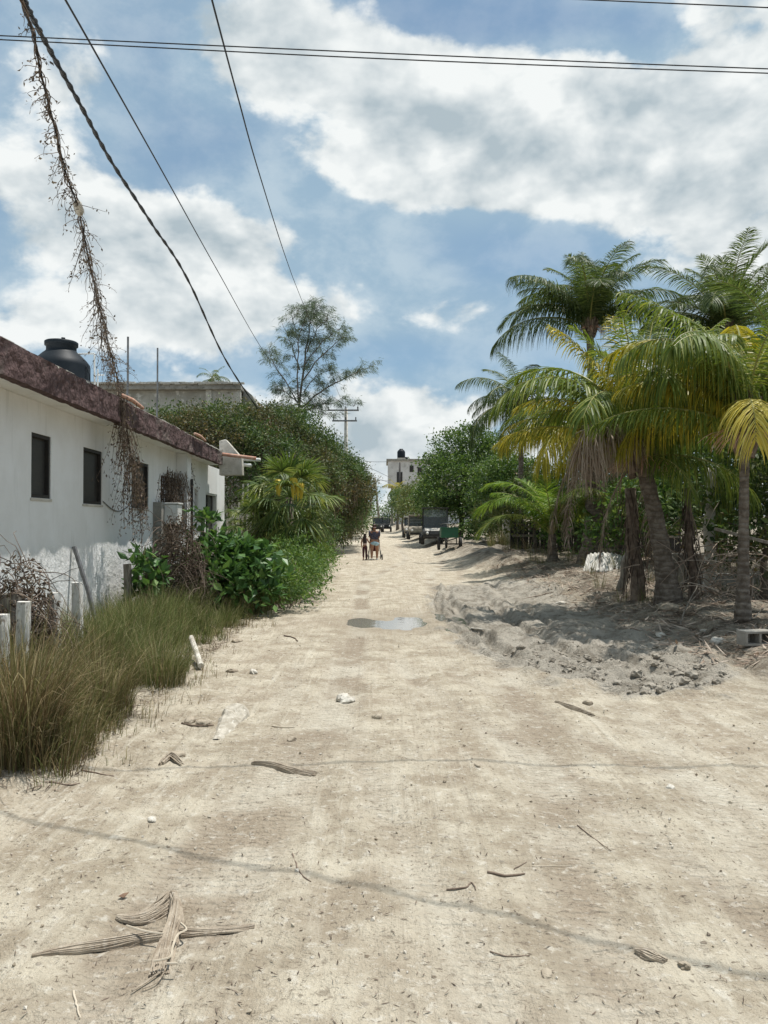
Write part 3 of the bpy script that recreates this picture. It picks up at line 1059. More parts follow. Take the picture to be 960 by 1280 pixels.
def tree(name, label, cat, base, fork, blobs, leafmat, barkmat, clumps, per, cr, L, W, r0=0.14, group=None, droop=0.2, vines=None, **kw):
    t = thing(name, label, cat, base, group)
    mb = MB()
    cc = crown(mb, blobs, clumps, per, cr, L, W, droop, **kw)
    tg = [b[0] for b in blobs]
    mt = MB()
    limbs(mt, base, fork, tg, r0)
    mt.build('trunk', barkmat, t, True)
    mb.build('crown', leafmat, t)
    if vines:
        mv = MB()
        n = vines
        pick = cc[rng.integers(0, len(cc), n)]
        ln = rng.uniform(0.4, 1.5, n)
        k = 6
        tt = np.linspace(0, 1, k)
        Pn = pick[:, None, :] + np.stack([np.sin(tt * 4)[None] * rng.normal(0, .10, (n, 1)), np.cos(tt * 3)[None] * rng.normal(0, .10, (n, 1)), -tt[None] * ln[:, None]], -1)
        sd = rand_dirs(n) * (1, 1, 0.05)
        ribbons(mv, Pn, np.full((n, k), .035), unit(sd))
        mv.build('dry_vine', M['dead_vine'], t)
    return t


def strand(mb, a, L, dirv, sag=1.0, r=.006, seg=6, wob=.08, mi=0):
    p = Vector(a)
    d = Vector(dirv).normalized()
    pts = [p.copy()]
    for i in range(seg):
        d = (d + Vector((random.uniform(-1, 1), random.uniform(-1, 1), random.uniform(-1, 1))) * wob * 3 + Vector((0, 0, -sag * .35))).normalized()
        p = p + d * (L / seg)
        pts.append(p.copy())
    mb.tube(pts, [r * (1 - .6 * i / seg) for i in range(seg + 1)], 3, mi, False)
    return pts


M['dead_vine'] = leafy('dead_vine', [(0.0, (0.060, 0.045, 0.037)), (0.5, (0.145, 0.110, 0.085)), (1.0, (0.25, 0.20, 0.16))], 0.15, 0.9, 0.1)
M['broad_leaf'] = leafy('broad_leaf', [(0.0, (0.028, 0.066, 0.020)), (0.6, (0.060, 0.125, 0.036)), (1.0, (0.115, 0.185, 0.055))], 0.30, 0.40)
M['small_leaf'] = leafy('small_leaf', [(0.0, (0.036, 0.075, 0.018)), (0.6, (0.075, 0.135, 0.030)), (1.0, (0.135, 0.18, 0.05))], 0.35, 0.5)
M['hedge_leaf'] = leafy('hedge_leaf', [(0.0, (0.024, 0.048, 0.016)), (0.6, (0.050, 0.090, 0.026)), (1.0, (0.095, 0.135, 0.040))], 0.30, 0.55,
                        nscale=0.5, ntones=[(0.0, (0.045, 0.050, 0.026)), (0.7, (0.085, 0.080, 0.040)), (1.0, (0.16, 0.105, 0.05))])
M['round_leaf'] = leafy('round_leaf', [(0.0, (0.026, 0.056, 0.014)), (0.55, (0.058, 0.103, 0.026)), (1.0, (0.120, 0.168, 0.048))], 0.38, 0.42)
M['olive_leaf'] = leafy('olive_leaf', [(0.0, (0.045, 0.062, 0.020)), (0.6, (0.085, 0.105, 0.034)), (1.0, (0.15, 0.15, 0.055))], 0.35, 0.5)
M['far_leaf'] = leafy('far_leaf', [(0.0, (0.035, 0.066, 0.026)), (1.0, (0.10, 0.145, 0.055))], 0.3, 0.6)
M['needle'] = leafy('needle', [(0.0, (0.060, 0.085, 0.062)), (1.0, (0.13, 0.165, 0.11))], 0.25, 0.7)
M['fan_leaf'] = leafy('fan_leaf', [(0.0, (0.040, 0.070, 0.018)), (0.6, (0.095, 0.135, 0.032)), (1.0, (0.22, 0.235, 0.075))], 0.36, 0.45, 0.3)
M['yellow_leaf'] = leafy('yellow_leaf', [(0.0, (0.42, 0.30, 0.03)), (1.0, (0.58, 0.42, 0.06))], 0.35, 0.5)


def grass_mat():
    m, N, out = mat('grass')
    g = N.add('ShaderNodeNewGeometry')
    dry = N.add('ShaderNodeAttribute', attribute_name='dry').outputs['Fac']
    r = g.outputs['Random Per Island']
    gr = N.ramp(r, [(0.0, (0.062, 0.098, 0.024)), (0.5, (0.120, 0.168, 0.044)), (0.82, (0.21, 0.235, 0.08)), (1.0, (0.46, 0.39, 0.22))])
    br = N.ramp(r, [(0.0, (0.095, 0.062, 0.030)), (0.5, (0.19, 0.135, 0.068)), (0.82, (0.31, 0.23, 0.12)), (1.0, (0.52, 0.43, 0.27))])
    col = N.mix(dry, gr, br)
    b = N.add('ShaderNodeBsdfPrincipled')
    N.put(b.inputs['Base Color'], col)
    b.inputs['Roughness'].default_value = 0.6
    b.inputs['Specular IOR Level'].default_value = 0.25
    t = N.add('ShaderNodeBsdfTranslucent')
    N.put(t.inputs[0], col)
    mx = N.add('ShaderNodeMixShader')
    mx.inputs[0].default_value = 0.33
    N.l.new(b.outputs[0], mx.inputs[1])
    N.l.new(t.outputs[0], mx.inputs[2])
    N.l.new(mx.outputs[0], out.inputs[0])
    return m


M['grass'] = grass_mat()


def tufts(name, spots, mat_, parent=None):
    """spots: (x, y, blades, height, spread, dryness)"""
    mb = MB()
    dryv = []
    for (x, y, n, h, sp, dry) in spots:
        k = 6
        a = rng.uniform(0, 2 * PI, n)
        r0 = np.sqrt(rng.random(n)) * sp * 0.35
        lean = rng.beta(1.3, 1.7, n) * 2.5
        L = h * (0.45 + 1.1 * rng.random(n) ** 1.4)
        zb = gz(x, y) - .02
        a = np.where(rng.random(n) < .35, rng.normal(-.5, .9, n), a) if x < -1 else a      # more of it falls over towards the light
        bx, by = x + r0 * np.cos(a), y + r0 * np.sin(a)
        a2 = a + rng.normal(0, .5, n)
        t = np.linspace(0, 1, k)[None]
        th = 0.12 + lean[:, None] * t ** 1.25                      # angle from upright grows along the blade
        seg = L[:, None] / (k - 1)
        hx = np.concatenate([np.zeros((n, 1)), np.cumsum(np.sin(th[:, :-1]) * seg, 1)], 1)
        hz = np.concatenate([np.zeros((n, 1)), np.cumsum(np.cos(th[:, :-1]) * seg, 1)], 1)
        Pn = np.stack([bx[:, None] + np.cos(a2)[:, None] * hx, by[:, None] + np.sin(a2)[:, None] * hx, zb + hz], -1)
        wd = rng.uniform(.0028, .0062, (n, 1)) * (1 + max(0, y - 8) * .05) * np.array([1, 1, .9, .75, .5, .12])[None]
        f = a2 + PI / 2 + rng.normal(0, .6, n)
        S = np.stack([np.cos(f), np.sin(f), np.zeros(n)], -1)
        ribbons(mb, Pn, wd, S)
        dv = np.clip(dry + rng.normal(0, .33, n), 0, 1)
        dryv.append(np.repeat(dv, 2 * k))
    o = mb.build(name, mat_, parent)
    at_ = o.data.attributes.new('dry', 'FLOAT', 'POINT')
    at_.data.foreach_set('value', np.concatenate(dryv).astype(np.float32))
    return o


def build_grass():
    spots = []
    for i in range(520):
        y = random.uniform(4.9, 13.6) if i < 300 else random.uniform(5, 8.5)
        edge = -2.02 - .20 * math.sin(y * 1.1) - .10 * math.sin(y * 2.9) - (.35 * max(0, 1 - abs(y - 10.2) / 1.6)) + .05 * max(0, y - 10)
        l = random.uniform(-3.85, edge)
        x = l - .026 * y
        d_edge = edge - l
        h = .20 + .34 * min(1, d_edge / .75) + .10 * vnoise(np.array([x * 2.]), np.array([y * 2.]), 3)[0]
        if l < -3.1:
            h *= .8
        dry = .78 - .27 * (y - 5.2) + .45 * vnoise(np.array([x * 1.6]), np.array([y * 1.1]), 8)[0] + (.18 if 6.6 < y < 8.2 and l < -2.6 else 0)
        spots.append((x, y, 85, h, .45, min(1, max(.08, dry))))
    for i in range(90):                              # stragglers out on the sand, some nearly bare
        y = random.uniform(4.8, 13.5)
        x = -1.95 + random.gauss(.05, .16) - .35 * max(0, 1 - abs(y - 10.2) / 1.6) - .026 * y
        spots.append((x, y, random.randint(5, 22), random.uniform(.08, .22), .35, random.uniform(.4, 1)))
    tag(tufts('grass', spots, M['grass']), kind='stuff')
    for (px, py, n, h, dry, lb) in (
            (22, 965, 1500, .80, .80, 'big brown bunch of dry grass bulging over the sandy road edge, tallest clump'),
            (128, 905, 700, .55, .62, 'half green bunch of grass on the road edge next to the big brown bunch'),
            (205, 862, 600, .46, .30, 'greener bunch of grass by the broken white post on the sand')):
        p = G(px, py)
        o = tufts('grass_clump', [(p.x - .12, p.y + .25, n, h, .75, dry)], M['grass'])
        tag(o, lb, 'grass clump', 'clumps of bunch grass by the road')


build_grass()


# ------------------------------------------------------------------ posts, bushes, dry vines by the house
def build_left_verge():
    pm = plain('flaking_white_paint', (0.70, 0.69, 0.65), (0.52, 0.50, 0.455), 0.9, 9, bump=0.5, bscale=30, c3=(0.25, 0.22, 0.18), stretch=(1, 1, .5))
    labels = ['white flaking fence post cut by the photo edge, nearest to the camera', 'white flaking fence post second from the camera, leaning over the brown grass',
              'squat white post between the dry vine heap and the tallest post', 'tallest white fence post, standing before the leaning grey pole']
    for i, (px, py, Y) in enumerate(((2, 768, 6.35), (30, 752, 6.85), (67, 741, 7.5), (96, 728, 8.1))):
        top = at(px, py, Y)
        b = Vector((top.x + random.uniform(-.03, .03), top.y, gz(top.x, top.y) - .1))
        d = top - b
        Mx = d.to_track_quat('Z', 'Y').to_matrix() @ Matrix.Rotation(R(random.uniform(-12, 14)), 3, 'Z')
        mb = MB()
        n = 10
        w = .052
        vv = []
        for k in range(n + 1):
            c = b + d * (k / n)
            for q in range(8):
                an = PI / 8 + q * PI / 4
                sq = w * (1.18 if q % 2 == 0 else 1.10) / 1.0
                rr = sq + random.uniform(-.006, .006)
                ang = PI / 4 * round((an - PI / 4) / (PI / 2)) * 2 + PI / 4 + (-.22 if q % 2 == 0 else .22)
                vv.append(tuple(c + Mx @ Vector((rr * math.cos(ang), rr * math.sin(ang), 0))))
        f = [(k * 8 + q, k * 8 + (q + 1) % 8, (k + 1) * 8 + (q + 1) % 8, (k + 1) * 8 + q) for k in range(n) for q in range(8)]
        mb.raw(vv, f)
        mb.F.append(np.array([[n * 8 + q for q in range(8)]]))
        mb.m.append(np.array([0]))
        tag(mb.build('fence_post', pm), labels[i], 'fence post', 'white posts along the house garden')
    # grey stump in the dry heap, short grey stakes
    for (px, py, Y, r, lb) in ((12, 742, 7.1, .13, 'thick grey stump buried in the dry vine heap at the photo edge'), (159, 705, 12.0, .07, 'short grey stake in front of the wall beside the green leafy sprig')):
        p = at(px, py, Y)
        mb = MB()
        mb.tube([(p.x, p.y, -.1), (p.x + .02, p.y, p.z * .6), (p.x, p.y, p.z)], [r, r * .95, r * .85], 9)
        tag(mb.build('wooden_stake', M['grey_wood']), lb, 'stake')

    # dry vine heaps
    def heap(px, py, Y, rx, ry, h, n, lb):
        c = at(px, py, Y)
        z0 = gz(c.x, c.y)
        t = thing('dry_vine_heap', lb, 'dry vines', (c.x, c.y, z0), 'heaps of dry vines')
        mb, ml = MB(), MB()
        for k in range(n):
            a, e = random.uniform(0, 2 * PI), math.acos(random.uniform(0, 1))
            dv = Vector((math.cos(a) * math.sin(e), math.sin(a) * math.sin(e), math.cos(e)))
            s = random.uniform(.7, 1.05)
            p = Vector((c.x + dv.x * rx * s, c.y + dv.y * ry * s, z0 + h * (0.12 + .88 * dv.z * s)))
            tdir = Vector((-dv.y, dv.x, random.uniform(-.8, .4))) + dv * .25
            strand(mb, p, random.uniform(.3, .9), tdir if k % 2 else -tdir, .9, .0055, 6, .14)
        q = n * 9
        d = rand_dirs(q)
        d[:, 2] = np.abs(d[:, 2])
        C = np.array([c.x, c.y, z0 + h * .1]) + d * np.array([rx, ry, h * .88]) * rng.uniform(.55, 1.04, (q, 1))
        leaf_quads(ml, C, rand_dirs(q) + (0, 0, -.5), rand_dirs(q), rng.uniform(.03, .08, q), rng.uniform(.012, .04, q), .3)
        mb.build('vine_stems', M['dead_vine'], t)
        ml.build('dry_leaves', M['dead_vine'], t)
    heap(26, 730, 7.25, .36, .45, 1.28, 260, 'heap of bare dry vines behind the white posts at the photo edge')
    heap(222, 700, 12.5, .50, .40, 1.70, 430, 'tall mound of dry brown vines smothering the leafy bush by the house')

    # bushes
    def bush(name, lb, px, py, Y, blobs, mt, clumps, per, cr, L, W, cat='bush', **kw):
        c = at(px, py, Y)
        z0 = gz(c.x, c.y)
        bl = [((c.x + b[0], c.y + b[1], z0 + b[2]), b[3]) for b in blobs]
        t = thing(name, lb, cat, (c.x, c.y, z0))
        mb, ms = MB(), MB()
        cc = crown(mb, bl, clumps, per, cr, L, W, **kw)
        for q in cc[::max(1, len(cc) // 26)]:
            b0 = Vector((c.x + (q[0] - c.x) * .25, c.y + (q[1] - c.y) * .25, z0 - .05))
            ms.tube([b0, b0.lerp(Vector(q), .55) + Vector((0, 0, .1)), Vector(q)], [.014, .010, .005], 5)
        ms.build('stems', M['dead_stem'], t)
        mb.build('foliage', mt, t)
    bush('leafy_bush', 'broad leaved dark green bush growing up against the dry vine mound', 276, 720, 13.4,
         [(-.15, 0, .62, (.62, .55, .50)), (.42, .1, .58, (.52, .5, .52)), (.15, -.25, .40, (.60, .45, .36)), (-.05, .15, 1.0, (.40, .4, .36)), (.50, .1, .95, (.30, .3, .28))],
         M['broad_leaf'], 250, 10, .12, .19, .12, droop=.12, rough=.5)
    bush('leafy_bush', 'small light green leafy sprig standing before the sunlit wall foot', 180, 720, 12.1,
         [(0, 0, .88, (.20, .2, .18)), (.12, 0, .62, (.20, .2, .2)), (-.06, 0, .48, (.16, .2, .16))], M['broad_leaf'], 22, 10, .09, .21, .11, droop=.15)
    bush('leafy_bush', 'few green leaves sprouting from the top of the dry vine mound', 246, 640, 13.6,
         [(0, 0, 1.74, (.13, .12, .12)), (.15, 0, 1.6, (.12, .12, .1))], M['broad_leaf'], 9, 9, .07, .18, .10, droop=.1)
    bush('roadside_weed', 'bright green weedy shrub spilling onto the road edge by the pothole', 362, 745, 14.6,
         [(0, -.3, .30, (.55, .8, .30)), (-.55, .2, .50, (.6, .8, .45)), (-.45, -.6, .28, (.6, .6, .28)), (.10, 1.6, .42, (.5, .8, .40)), (-.2, 2.6, .55, (.6, .9, .55)), (-.3, 4.0, .6, (.6, 1.2, .6))], M['small_leaf'], 900, 18, .11, .085, .034, droop=.0, rough=.6)
    bush('roadside_weed', 'low green weeds along the road between the shrub and the fan palm', 383, 715, 20.5,
         [(0, 0, .45, (.6, 1.2, .45)), (.1, 2.2, .5, (.5, 1.3, .5)), (-.6, .5, .6, (.7, 1.2, .5))], M['small_leaf'], 420, 14, .13, .10, .04, droop=.0, rough=.6)
    # pale seed grass behind the bushes
    spots = []
    for k in range(70):
        y = random.uniform(12.6, 18)
        l = -1.75 - .35 * random.random() - (.3 if y < 13.4 else 0)
        spots.append((l - .026 * y, y, 50, random.uniform(.25, .45), .45, random.uniform(.0, .5)))
    for k in range(60):
        y = random.uniform(13.8, 19.5)
        l = random.uniform(-3.9, -2.5)
        spots.append((l - .026 * y, y, 60, random.uniform(.6, 1.0), .5, random.uniform(.3, .8)))
    tag(tufts('tall_grass', spots, M['grass']), kind='stuff')


build_left_verge()


def fan_palm(c, z0, R0, lb):
    t = thing('fan_palm', lb, 'palm', (c.x, c.y, z0))
    mb = MB()
    top = Vector((c.x, c.y, c.z))
    mb.tube([(c.x + .05, c.y, z0 - .1), (c.x, c.y, (z0 + c.z) / 2), top], [.13, .11, .10], 9)
    mb.build('trunk', M['bark'], t, True)

    def fan(az, el, pl, fr, mt, nm='fan_leaf'):
        m_ = MB()
        d = Vector((math.cos(az) * math.cos(el), math.sin(az) * math.cos(el), math.sin(el)))
        hub = top + d * pl + Vector((0, 0, -.16 * pl * (1.2 - el)))
        m_.tube([top, top.lerp(hub, .5) + Vector((0, 0, .08 * pl)), hub], [.014, .011, .009], 5)
        side = d.cross(Vector((0, 0, 1))).normalized()
        n = 30
        th = np.linspace(-1.75, 1.75, n) + rng.normal(0, .04, n)
        dd = np.array(d)[None] * np.cos(th)[:, None] + np.array(side)[None] * np.sin(th)[:, None]
        up = np.cross(np.array(side), np.array(d))
        dd = unit(dd + up[None] * (-.12 - .15 * np.abs(th)[:, None]) * .6)
        k = 5
        s = np.linspace(0, 1, k)
        L = fr * (1 - .16 * (np.abs(th) / 1.75) ** 2) * rng.uniform(.9, 1.08, n)
        Pn = np.array(hub)[None, None] + dd[:, None] * (s[None] * L[:, None])[..., None]
        sag = rng.uniform(.35, 1.15, (n, 1)) * L[:, None] * np.clip(s[None] - .35, 0, 1) ** 1.6 * (1.0 if el < .8 else .5)
        Pn[:, :, 2] -= sag
        Wd = np.array([.010, .036, .034, .022, .003])[None] * fr / .7 * np.ones((n, 1))
        S = unit(np.cross(dd, up[None] + rng.normal(0, .25, (n, 3))))
        ribbons(m_, Pn, Wd, S)
        m_.build(nm, mt, t)
    for k in range(46):
        el = 1.35 - 2.5 * (k / 46) ** 0.9 + random.uniform(-.1, .1)
        fan(k * 2.4 + random.uniform(-.3, .3), el, R0 * random.uniform(.55, .95), R0 * random.uniform(.60, .78), M['fan_leaf'])
    for (px, py, sz) in ((349, 607, .34), (367, 606, .42), (375, 612, .36)):
        p = at(px, py, c.y - R0 * .75)
        m_ = MB()
        n = 12
        s = np.linspace(0, 1, 5)
        a = rng.uniform(-.5, .5, n)
        Pn = np.array(p)[None, None] + np.stack([np.sin(a)[:, None] * .5 * sz * np.sin(s * PI * .8)[None], rng.normal(0, .05, (n, 1)) * s[None], (.10 - s[None] ** 1.5 * sz * rng.uniform(.8, 1.2, (n, 1)) + .20 * np.sin(s * PI)[None] * sz * 2)], -1)
        ribbons(m_, Pn, np.array([.02, .06, .065, .04, .006])[None] * np.ones((n, 1)), np.tile((1., .2, 0), (n, 1)))
        m_.build('yellow_frond', M['yellow_leaf'], t)


def build_left_background():
    fan_palm(at(362, 622, 20.0), .05, 1.05, 'shaggy green fan palm with yellow withered leaves, right of the white house')
    fp = at(322, 672, 21.0)
    fan_palm(Vector((fp.x, fp.y, 1.55)), .05, .72, 'small low fan palm tucked between the broken white fence and the shaggy palm')
    # broken pale fence beside the house end
    t = thing('picket_fence', 'broken pale fence of thin uneven sticks at the far end of the white house', 'fence', at(300, 690, 23.0))
    for (px, y0, y1) in ((284, 652, 700), (292, 640, 700), (299, 628, 700), (304, 605, 700), (310, 604, 700), (314, 625, 700)):
        a = at(px, y0, 23.0)
        b = at(px - 2, y1, 23.0)
        mb = MB()
        mb.tube([(b.x, b.y, -.1), b, a], [.035, .033, .028], 7)
        mb.build('picket', M['white_stone'], t)
    for (p, q) in (((280, 651), (316, 642)), ((280, 672), (316, 664))):
        mb = MB()
        mb.bar(at(p[0], p[1], 22.93), at(q[0], q[1], 22.93), .03, .09)
        mb.build('rail', M['white_stone'], t)

    bk = M['bark']

    def B(px, py, Y, r):
        return (at(px, py, Y), r)
    tree('vine_covered_tree', 'dark bushy tree behind the eave of the white house, under the unfinished building', 'tree', (-8.4, 30, 0), (-8.4, 30, 2.6),
         [B(205, 545, 30, (1.5, 1.6, .9)), B(245, 543, 30, (1.7, 1.8, 1.0)), B(290, 540, 29, (1.4, 1.6, 1.0)), B(240, 570, 28.5, (2.2, 1.6, 1.5)), B(290, 575, 28, (1.6, 1.5, 1.6))],
         M['hedge_leaf'], bk, 1300, 26, .24, .115, .062, .16, vines=160)
    tree('vine_covered_tree', 'broad tree draped in brown dead vines behind the shaggy fan palm', 'tree', (-5.2, 33, 0), (-5.1, 33, 2.4),
         [B(325, 532, 33, (1.0, 1.4, .8)), B(345, 548, 32, (1.4, 1.6, 1.2)), B(368, 532, 34, (1.0, 1.5, .7)), B(390, 574, 33, (1.4, 1.8, 1.4)), B(330, 590, 29, (1.6, 1.5, 1.8)), B(390, 620, 31, (1.4, 1.6, 1.9)), B(340, 640, 28, (1.8, 1.6, 1.6)), B(388, 668, 33, (1.1, 1.6, 1.2)), B(360, 660, 30, (1.4, 1.6, 1.2))],
         M['hedge_leaf'], bk, 2300, 26, .24, .115, .062, .16, vines=420)
    tree('vine_covered_tree', 'rounded tree hung with reddish dry vines leaning over the left road edge', 'tree', (-3.0, 43, 0), (-2.9, 43, 2.6),
         [B(425, 597, 43, (1.4, 2.2, 1.3)), B(443, 615, 43, (1.0, 2.4, 1.3)), B(415, 610, 41, (1.5, 2.0, 1.7)), B(440, 635, 46, (.9, 2.4, 1.3)), B(400, 570, 43, (1.1, 1.8, .9)), B(420, 650, 44, (1.0, 2.4, 1.3)), B(412, 672, 41, (.9, 2.2, 1.0)), B(438, 662, 50, (.9, 2.4, 1.1))],
         M['hedge_leaf'], bk, 2100, 26, .26, .13, .07, .18, vines=420)
    tree('roadside_tree', 'green tree farther down the left road edge, beyond the vine hung one', 'tree', (-2.9, 66, .25), (-2.9, 66, 2.4),
         [B(446, 628, 66, (1.3, 2.4, 1.9)), B(438, 650, 64, (1.4, 2.4, 1.6)), B(452, 645, 70, (.8, 3.0, 1.3))],
         M['far_leaf'], bk, 420, 16, .36, .24, .12, .15)
    # dark fallen branches and dead fronds by the road under the trees
    c = G(412, 697)
    t = thing('brush_pile', 'dark pile of dead brush at the road edge under the vine hung trees', 'brush pile', c)
    mb = MB()
    for k in range(150):
        a = random.uniform(0, 2 * PI)
        strand(mb, c + Vector((random.gauss(-.4, .35), random.gauss(.3, .7), random.uniform(.1, .75))), random.uniform(.4, 1.0), (math.cos(a), math.sin(a), .2), 1.0, .012, 5, .1)
    mb.build('twigs', M['dead_vine'], t)

    # casuarina: open feathery crown
    Y = 41.0
    t = thing('casuarina_tree', 'tall feathery pine-like tree with see-through crown above the vine hung trees', 'tree', (at(372, 600, Y).x, Y, 0))
    mt, mn = MB(), MB()
    brs = [([(371, 640), (372, 540), (378, 470), (386, 415), (391, 378)], .13, .25), ([(375, 540), (372, 470), (373, 420), (385, 390)], .07, .3),
           ([(376, 510), (356, 475), (340, 450), (336, 440)], .05, .2), ([(375, 462), (362, 425), (352, 402)], .05, .25), ([(379, 475), (398, 448), (425, 424), (431, 420)], .06, .2),
           ([(378, 508), (405, 486), (440, 468), (468, 456)], .07, .15), ([(378, 515), (400, 505), (425, 503), (442, 508)], .05, .2), ([(383, 440), (396, 412), (410, 398)], .045, .2),
           ([(373, 505), (358, 490), (345, 488)], .04, .2), ([(381, 455), (405, 425), (428, 410)], .045, .3), ([(379, 490), (395, 470), (412, 462)], .045, .2),
           ([(388, 405), (396, 390), (402, 382)], .03, .1), ([(373, 430), (366, 400), (374, 386)], .03, .1), ([(376, 500), (390, 515), (418, 520)], .04, .2), ([(375, 520), (352, 512), (335, 520)], .04, .3)]
    for (pp, r, st) in brs:
        oy = random.uniform(-1.2, 1.2) if r < .1 else 0
        P = [at(p[0], p[1], Y + oy * i / max(1, len(pp) - 1)) for i, p in enumerate(pp)]
        fine = []
        for i in range(len(P) - 1):
            for s in range(5):
                q = P[i].lerp(P[i + 1], s / 5)
                fine.append(q + Vector((random.uniform(-1, 1), random.uniform(-1, 1), random.uniform(-1, 1))) * .035)
        fine.append(P[-1])
        n = len(fine)
        mt.tube(fine, [max(.010, r * .75 * (1 - .9 * i / n)) for i in range(n)], 6)
        for i in range(int(n * st), n):
            if random.random() < .24:
                continue
            for q in range(4):
                d = Vector((random.uniform(-1, 1), random.uniform(-1, 1), random.uniform(-.1, .8))).normalized()
                ln = random.uniform(.25, .75)
                tw = [fine[i], fine[i] + d * ln * .5 + Vector((0, 0, .05)), fine[i] + d * ln]
                mt.tube(tw, [.012, .008, .004], 3, 0, False)
                k = 38
                C = np.array(tw[2])[None] + rng.normal(0, .085, (k, 3)) - np.array(d)[None] * rng.uniform(0, ln * .35, (k, 1))
                D = rng.normal(0, .30, (k, 3)) + np.array(d)[None] * .55 + (0.1, 0, -.55)
                leaf_quads(mn, C, D, rand_dirs(k), rng.uniform(.14, .36, k), .024, 0)
    mt.build('trunk', M['bark'], t, True)
    mn.build('foliage', M['needle'], t)

    # unfinished concrete building behind the house
    Yb = 37.0
    blk = plain('block_wall', (0.44, 0.42, 0.365), (0.32, 0.30, 0.255), 0.95, 1.6, bump=0.5, bscale=9, c3=(0.60, 0.58, 0.53))
    a, b = at(118, 500, Yb), at(300, 482, Yb)
    t = thing('unfinished_building', 'weathered unfinished concrete building behind the trees left of the road', 'building', (-10, Yb, 0))
    z1 = b.z - .25
    mb = MB()
    mb.box(((a.x + b.x) / 2, Yb + 4, z1 / 2), (b.x - a.x, 8, z1))
    mb.build('wall', blk, t)
    mb = MB()
    mb.box(((a.x + b.x) / 2 - .1, Yb + 3.9, z1 + .13), (b.x - a.x + .4, 8.6, .25))
    mb.build('roof_slab', M['concrete'], t, bevel=.03)
    mb = MB()
    n = 40
    for k in range(n):
        x0 = a.x - .25 + k * (b.x - a.x + .4) / n
        mb.box((x0 + .15, Yb - .42, z1 + .265 + random.uniform(0, .05)), (.33, .16 + random.uniform(0, .1), .06 + random.uniform(0, .06)))
    mb.build('roof_edge', M['pale_concrete'], t)
    c0, c1 = at(262, 512, Yb), at(298, 490, Yb)
    mb = MB()
    mb.box(((c0.x + c1.x) / 2, Yb - .05, (c0.z + c1.z) / 2 - .3), (c1.x - c0.x, .1, c1.z - c0.z + .8))
    mb.build('plaster_panel', M['pale_concrete'], t)
    for px in (262, 298):
        p = at(px, 500, Yb)
        mb = MB()
        mb.box((p.x, Yb - .12, z1 - 1.0), (.28, .2, 2.0))
        mb.build('column', M['white_stone'], t)
    # sloping side wing
    mb = MB()
    q = [Vector((b.x + .05, Yb + .5, z1 + .2)), Vector((at(312, 486, Yb).x, Yb + .5, z1 - .1)), Vector((at(334, 530, Yb).x, Yb + .5, at(334, 530, Yb).z)), Vector((at(334, 530, Yb).x, Yb + .5, 0)), Vector((b.x + .05, Yb + .5, 0))]
    mb.prism(q, (0, 6, 0))
    mb.build('side_wing', M['concrete'], t)
    mb = MB()
    for p, rr in ((at(160, 484, Yb + 1), .9), (at(205, 481, Yb + 1), 1.6)):
        mb.box((p.x, Yb + 2.5, z1 + .42), (rr * 2.0, 2, .32))
    mb.build('roof_step', M['concrete'], t, bevel=.03)

    # far white building with its tank
    Yf = 122.0
    wh = plain('white_wash', (0.62, 0.60, 0.57), (0.50, 0.48, 0.45), 0.9, .5, c3=(0.42, 0.40, 0.37))
    p0, p1 = at(485, 576, Yf), at(600, 576, Yf)
    zb = at(485, 607, Yf).z
    t = thing('white_building', 'tall plain white building far down the right side of the road', 'building', (8, Yf, .8))
    mb = MB()
    mb.box(((p0.x + p1.x) / 2, Yf + 5, (p0.z + zb) / 2), (p1.x - p0.x, 10, p0.z - zb))
    mb.build('upper_storey', wh, t)
    mb = MB()
    mb.box(((p0.x + p1.x) / 2 + .6, Yf + 5.6, zb / 2), (p1.x - p0.x - 1.2, 9, zb - .01))
    mb.build('ground_floor', wh, t)
    mb = MB()
    mb.box(((p0.x + p1.x) / 2, Yf + 5, p0.z + .15), (p1.x - p0.x + .5, 10.5, .3))
    mb.build('roof_slab', M['concrete'], t)
    mb = MB()
    mb.box((at(490, 620, Yf).x, Yf + .4, zb / 2), (.35, .35, zb))
    mb.build('pillar', M['grey_wood'], t)
    for (x0, y0, x1, y1) in ((496, 590, 503, 606), (512, 582, 517, 590), (522, 584, 528, 594)):
        u, v = at(x0, y0, Yf), at(x1, y1, Yf)
        mb = MB()
        mb.box(((u.x + v.x) / 2, Yf - .02, (u.z + v.z) / 2), (v.x - u.x, .06, u.z - v.z))
        mb.build('window', M['dark_frame'], t)
    c = at(501.5, 575, Yf + 1.5)
    tk = thing('water_tank', 'far black water tank on the roof of the tall white building', 'water tank', (c.x, c.y, p0.z + .3))
    z = p0.z + .3
    mb = MB()
    mb.box((c.x, c.y, z + .13), (1.3, 1.3, .26))
    mb.build('plinth', M['white_stone'], tk)
    mb = MB()
    mb.lathe([(0, z + .27), (.62, z + .27), (.64, z + .5), (.64, z + 1.25), (.5, z + 1.5), (.3, z + 1.62), (.3, z + 1.74), (0, z + 1.75)], (c.x, c.y, 0), 24)
    mb.build('body', M['black_plastic'], tk, True)
    p = at(508, 574, Yf + 1.5)
    mb = MB()
    mb.lathe([(0, z), (.25, z), (.27, z + .3), (.2, z + .42), (0, z + .44)], (p.x, p.y, 0), 14)
    tag(mb.build('roof_cistern', M['black_plastic'], None, True), 'little dark round cistern beside the far roof tank', 'cistern')

